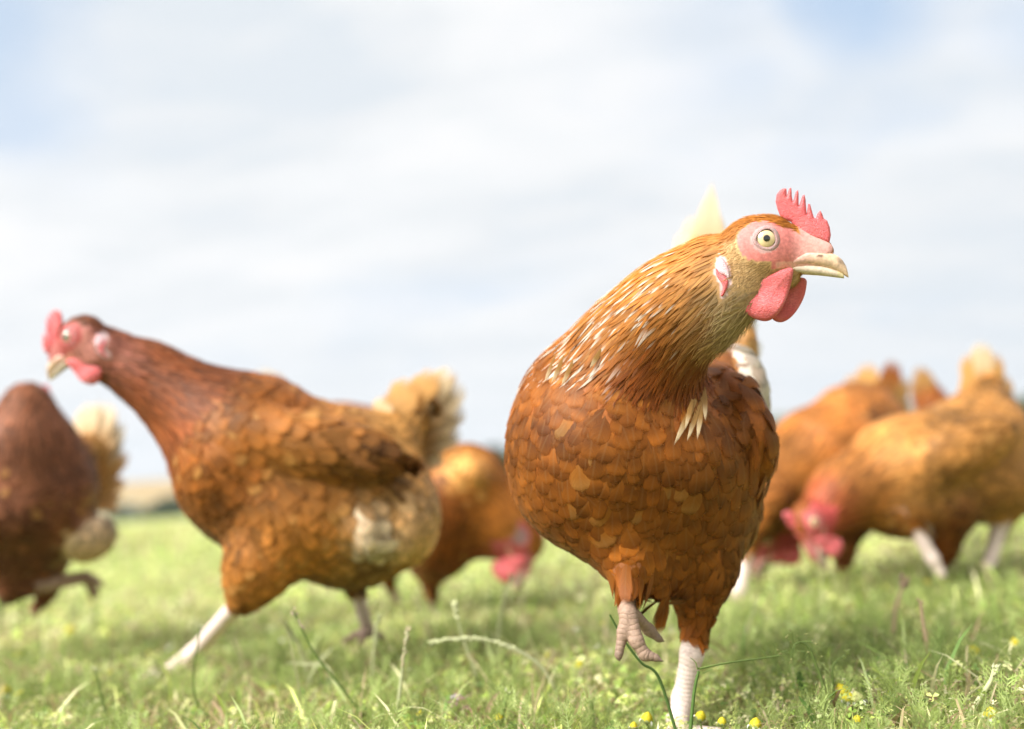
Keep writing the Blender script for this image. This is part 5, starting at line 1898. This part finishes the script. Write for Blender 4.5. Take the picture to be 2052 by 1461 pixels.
# ---- feathery mayweed sprigs
def sprig(label, px, py, height_px, gy, nleaf, col, spread=1.0):
    b = ground_pt(px, gy)
    d = float((b - MT) @ FWD)
    top = P(px + 6, py, d)
    root = empty('mayweed_sprig', tuple(b))
    tag(root, label, 'mayweed', GS)
    path = curve([b, (b + top) / 2 + RIGHT * 0.003, top], 10)
    V, F = tube_mesh(path, np.linspace(.0012, .0006, 10), 5)
    mesh_obj('stem', V, F, M_PLANT, root, col=np.tile(col * 0.9, (len(V), 1)))
    tm = FT[1]
    nleaf = int(nleaf * 3)
    for k in range(nleaf):
        t = 0.12 + 0.88 * (k + 0.5) / nleaf
        p = b + (top - b) * t
        a = k * 2.4
        X = nrm(np.array((math.cos(a), math.sin(a) * 0.8, 0.75 + 0.5 * t)))
        Y = nrm(np.cross((0, 0, 1.0), X))
        Z = np.cross(X, Y)
        s = np.linalg.norm(top - b) * (0.34 - 0.10 * t) * spread
        W = p + (np.outer(tm[:, 0], X) + np.outer(tm[:, 1], Y) + np.outer(tm[:, 2], Z)) * s
        mesh_obj('leaf', W, np.arange(len(tm)).reshape(-1, 3), M_PLANT, root, col=np.tile(col * (0.85 + 0.3 * rng.random()), (len(tm), 1)), smooth=False)


MW = np.array((0.27, 0.36, 0.11))
sprig('tall feathery mayweed sprig under the broken straw at right', 1878, 1278, 0, 1420, 13, MW)
sprig('feathery mayweed sprig at the bottom right corner', 2010, 1400, 0, 1490, 12, MW)
sprig('feathery mayweed sprig below the hooked weed', 1600, 1425, 0, 1495, 12, MW * 1.1)
sprig('feathery mayweed sprig at the bottom edge left of the standing leg', 1180, 1408, 0, 1490, 12, MW * 1.1)
sprig('small feathery sprig beside the foot of the large hen', 1300, 1415, 0, 1490, 10, MW)
sprig('feathery sprig right of the pale flowers', 1790, 1395, 0, 1480, 11, MW * 1.1)


# ---- yellow mayweed flowers
def flower(label, px, py, dia_px, d, petals, pale=False):
    c = G(px, py, 0.026)
    d = float((c - MT) @ FWD)
    r = dia_px * 0.62 * d / FPX
    ax = nrm(np.array((rng.normal() * 0.18, rng.normal() * 0.18 - 0.1, 1.0)))
    e1 = nrm(np.cross(ax, (0.3, 1, 0.1)))
    e2 = np.cross(ax, e1)
    gx, gy_ = c[0] + rng.normal() * 0.006, c[1] + rng.normal() * 0.006
    base = np.array((gx, gy_, float(ground_h(gx, gy_))))
    root = empty('mayweed_flower', tuple(base))
    tag(root, label, 'flower', 'yellow mayweed flowers in the turf')
    vs, cs = [], []
    n, m = 14, 7
    ye = np.array((0.66, 0.56, 0.03)) if not pale else np.array((0.55, 0.56, 0.22))
    for i in range(m + 1):
        t = i / m
        rr = r * (math.cos(t * math.pi / 2) ** 0.75)
        hh = r * (-0.15 + 1.45 * t)
        for k in range(n):
            a = 2 * math.pi * (k + 0.5 * (i % 2)) / n
            j = 1 + 0.14 * (((k + i) % 2) * 2 - 1) * (1 if i < m else 0)
            vs.append(c + (e1 * math.cos(a) + e2 * math.sin(a)) * rr * j + ax * hh)
            cs.append(ye * (0.75 + 0.4 * rng.random()))
    F = [(i * n + k, i * n + (k + 1) % n, (i + 1) * n + (k + 1) % n, (i + 1) * n + k) for i in range(m) for k in range(n)]
    mesh_obj('flower_head', np.array(vs), np.array(F), M_PLANT, root, col=np.array(cs))
    vs = []
    for (q, hh) in ((0.25, -0.95), (0.8, -0.6), (1.06, -0.15), (0.98, 0.05)):
        for k in range(n):
            a = 2 * math.pi * k / n
            vs.append(c + (e1 * math.cos(a) + e2 * math.sin(a)) * r * q + ax * r * hh)
    F = [(i * n + k, i * n + (k + 1) % n, (i + 1) * n + (k + 1) % n, (i + 1) * n + k) for i in range(3) for k in range(n)]
    mesh_obj('calyx', np.array(vs), np.array(F), M_PLANT, root, col=np.tile((0.30, 0.36, 0.14), (len(vs), 1)))
    for k in range(petals):
        a = 2 * math.pi * k / max(petals, 1) + rng.random() * 0.4
        dv = e1 * math.cos(a) + e2 * math.sin(a)
        p0 = c + dv * r * 0.95 - ax * r * 0.02
        p1 = p0 + dv * r * 0.35 - ax * r * 0.35
        p2 = p0 + dv * r * 0.40 - ax * r * 0.85
        V, F = ribbon(curve([p0, p1, p2], 6), r * 0.5, dv)
        mesh_obj('petal', V, F, M_PLANT, root, col=np.tile((0.74, 0.74, 0.62), (len(V), 1)))
    st = curve([base, (base + c) / 2 + np.array((0.002, 0, 0)), c - ax * r * 0.9], 8)
    V, F = tube_mesh(st, [.0008] * 8, 5)
    mesh_obj('stem', V, F, M_PLANT, root, col=np.tile(GREEN, (len(V), 1)))


for args in [
    ('largest yellow cone of the flower cluster at the lower right', 1688, 1388, 25, .80, 5),
    ('yellow flower just below the largest cone of the cluster', 1700, 1402, 20, .79, 4),
    ('pale green flower right of the largest yellow cone', 1718, 1402, 22, .80, 6, True),
    ('small pale bud above the flower cluster, the higher of two', 1748, 1344, 17, .88, 3, True),
    ('small pale bud above the flower cluster, the lower of two', 1726, 1360, 17, .86, 3, True),
    ('yellow flower at the bottom edge right of the standing foot', 1404, 1436, 17, .76, 2),
    ('yellow flower at the bottom edge left of the standing foot', 1297, 1440, 18, .77, 3),
    ('little yellow flower below the level branch of the wiry weed', 1447, 1447, 14, .77, 2),
    ('yellow and white flower with petals on the bottom edge', 1514, 1452, 19, .77, 6),
    ('small yellow flower below the cluster at lower right', 1718, 1443, 14, .79, 2),
    ('pale round bud below the cluster at lower right', 1688, 1440, 13, .79, 0, True),
    ('yellow flower over a feathery sprig in the bottom right corner', 1985, 1432, 22, .79, 5),
    ('yellow flower at the right edge of the picture', 2037, 1292, 19, .93, 3),
    ('tiny yellow flower at the bottom edge under the raised foot', 1270, 1455, 12, .77, 2),
    ('yellow flower at the far lower left edge', 12, 1390, 22, .86, 3),
    ('yellow flower at lower left above the edge one', 40, 1316, 18, 1.0, 2),
    ('blurred yellow flower below the dark brown hen', 140, 1268, 20, 1.1, 2),
    ('yellow flower at the bottom under the arching seed head', 1000, 1440, 14, .82, 2),
    ('yellow flower at the bottom below the upright straw stalk', 843, 1432, 12, .84, 2),
    ('small yellow bud left of the raised foot', 1160, 1335, 16, .93, 2),
    ('yellow bud by the tall feathery sprig', 1952, 1308, 20, .98, 2),
]:
    flower(*args)


# ---- purple dead-nettle
def nettle():
    b = ground_pt(912, 1470)
    d = float((b - MT) @ FWD)
    root = empty('dead_nettle', tuple(b))
    tag(root, 'small purplish dead nettle with tiny white flowers at the bottom edge', 'weed', GS)
    top = P(918, 1405, d)
    V, F = tube_mesh(curve([b, (b + top) / 2, top], 8), [.0012] * 8, 5)
    mesh_obj('stem', V, F, M_PLANT, root, col=np.tile((0.30, 0.20, 0.17), (len(V), 1)))
    for k in range(9):
        a = k * 2.4
        dv = RIGHT * math.cos(a) + FWD * math.sin(a) * 0.8
        p0 = top - UPI * 0.004 * (k % 3)
        ln = .009 + .003 * (k % 3)
        V, F = ribbon(curve([p0, p0 + dv * ln * .6 + UPI * .003, p0 + dv * ln + UPI * (.001 if k % 2 else .005)], 7), .0042, UPI)
        mesh_obj('leaf', V, F, M_PLANT, root, col=np.tile(np.array((0.36, 0.21, 0.22)) * (0.8 + 0.4 * rng.random()), (len(V), 1)))
    for k in range(6):
        p = top + (RIGHT * rng.normal() + FWD * rng.normal()) * .0028 + UPI * (.001 + .003 * rng.random())
        V, F, C_ = seed_grains(np.array([p, p + UPI * .002]), 2, .0028, np.array((0.78, 0.68, 0.76)))
        mesh_obj('floret', V, F, M_PLANT, root, col=C_)


nettle()
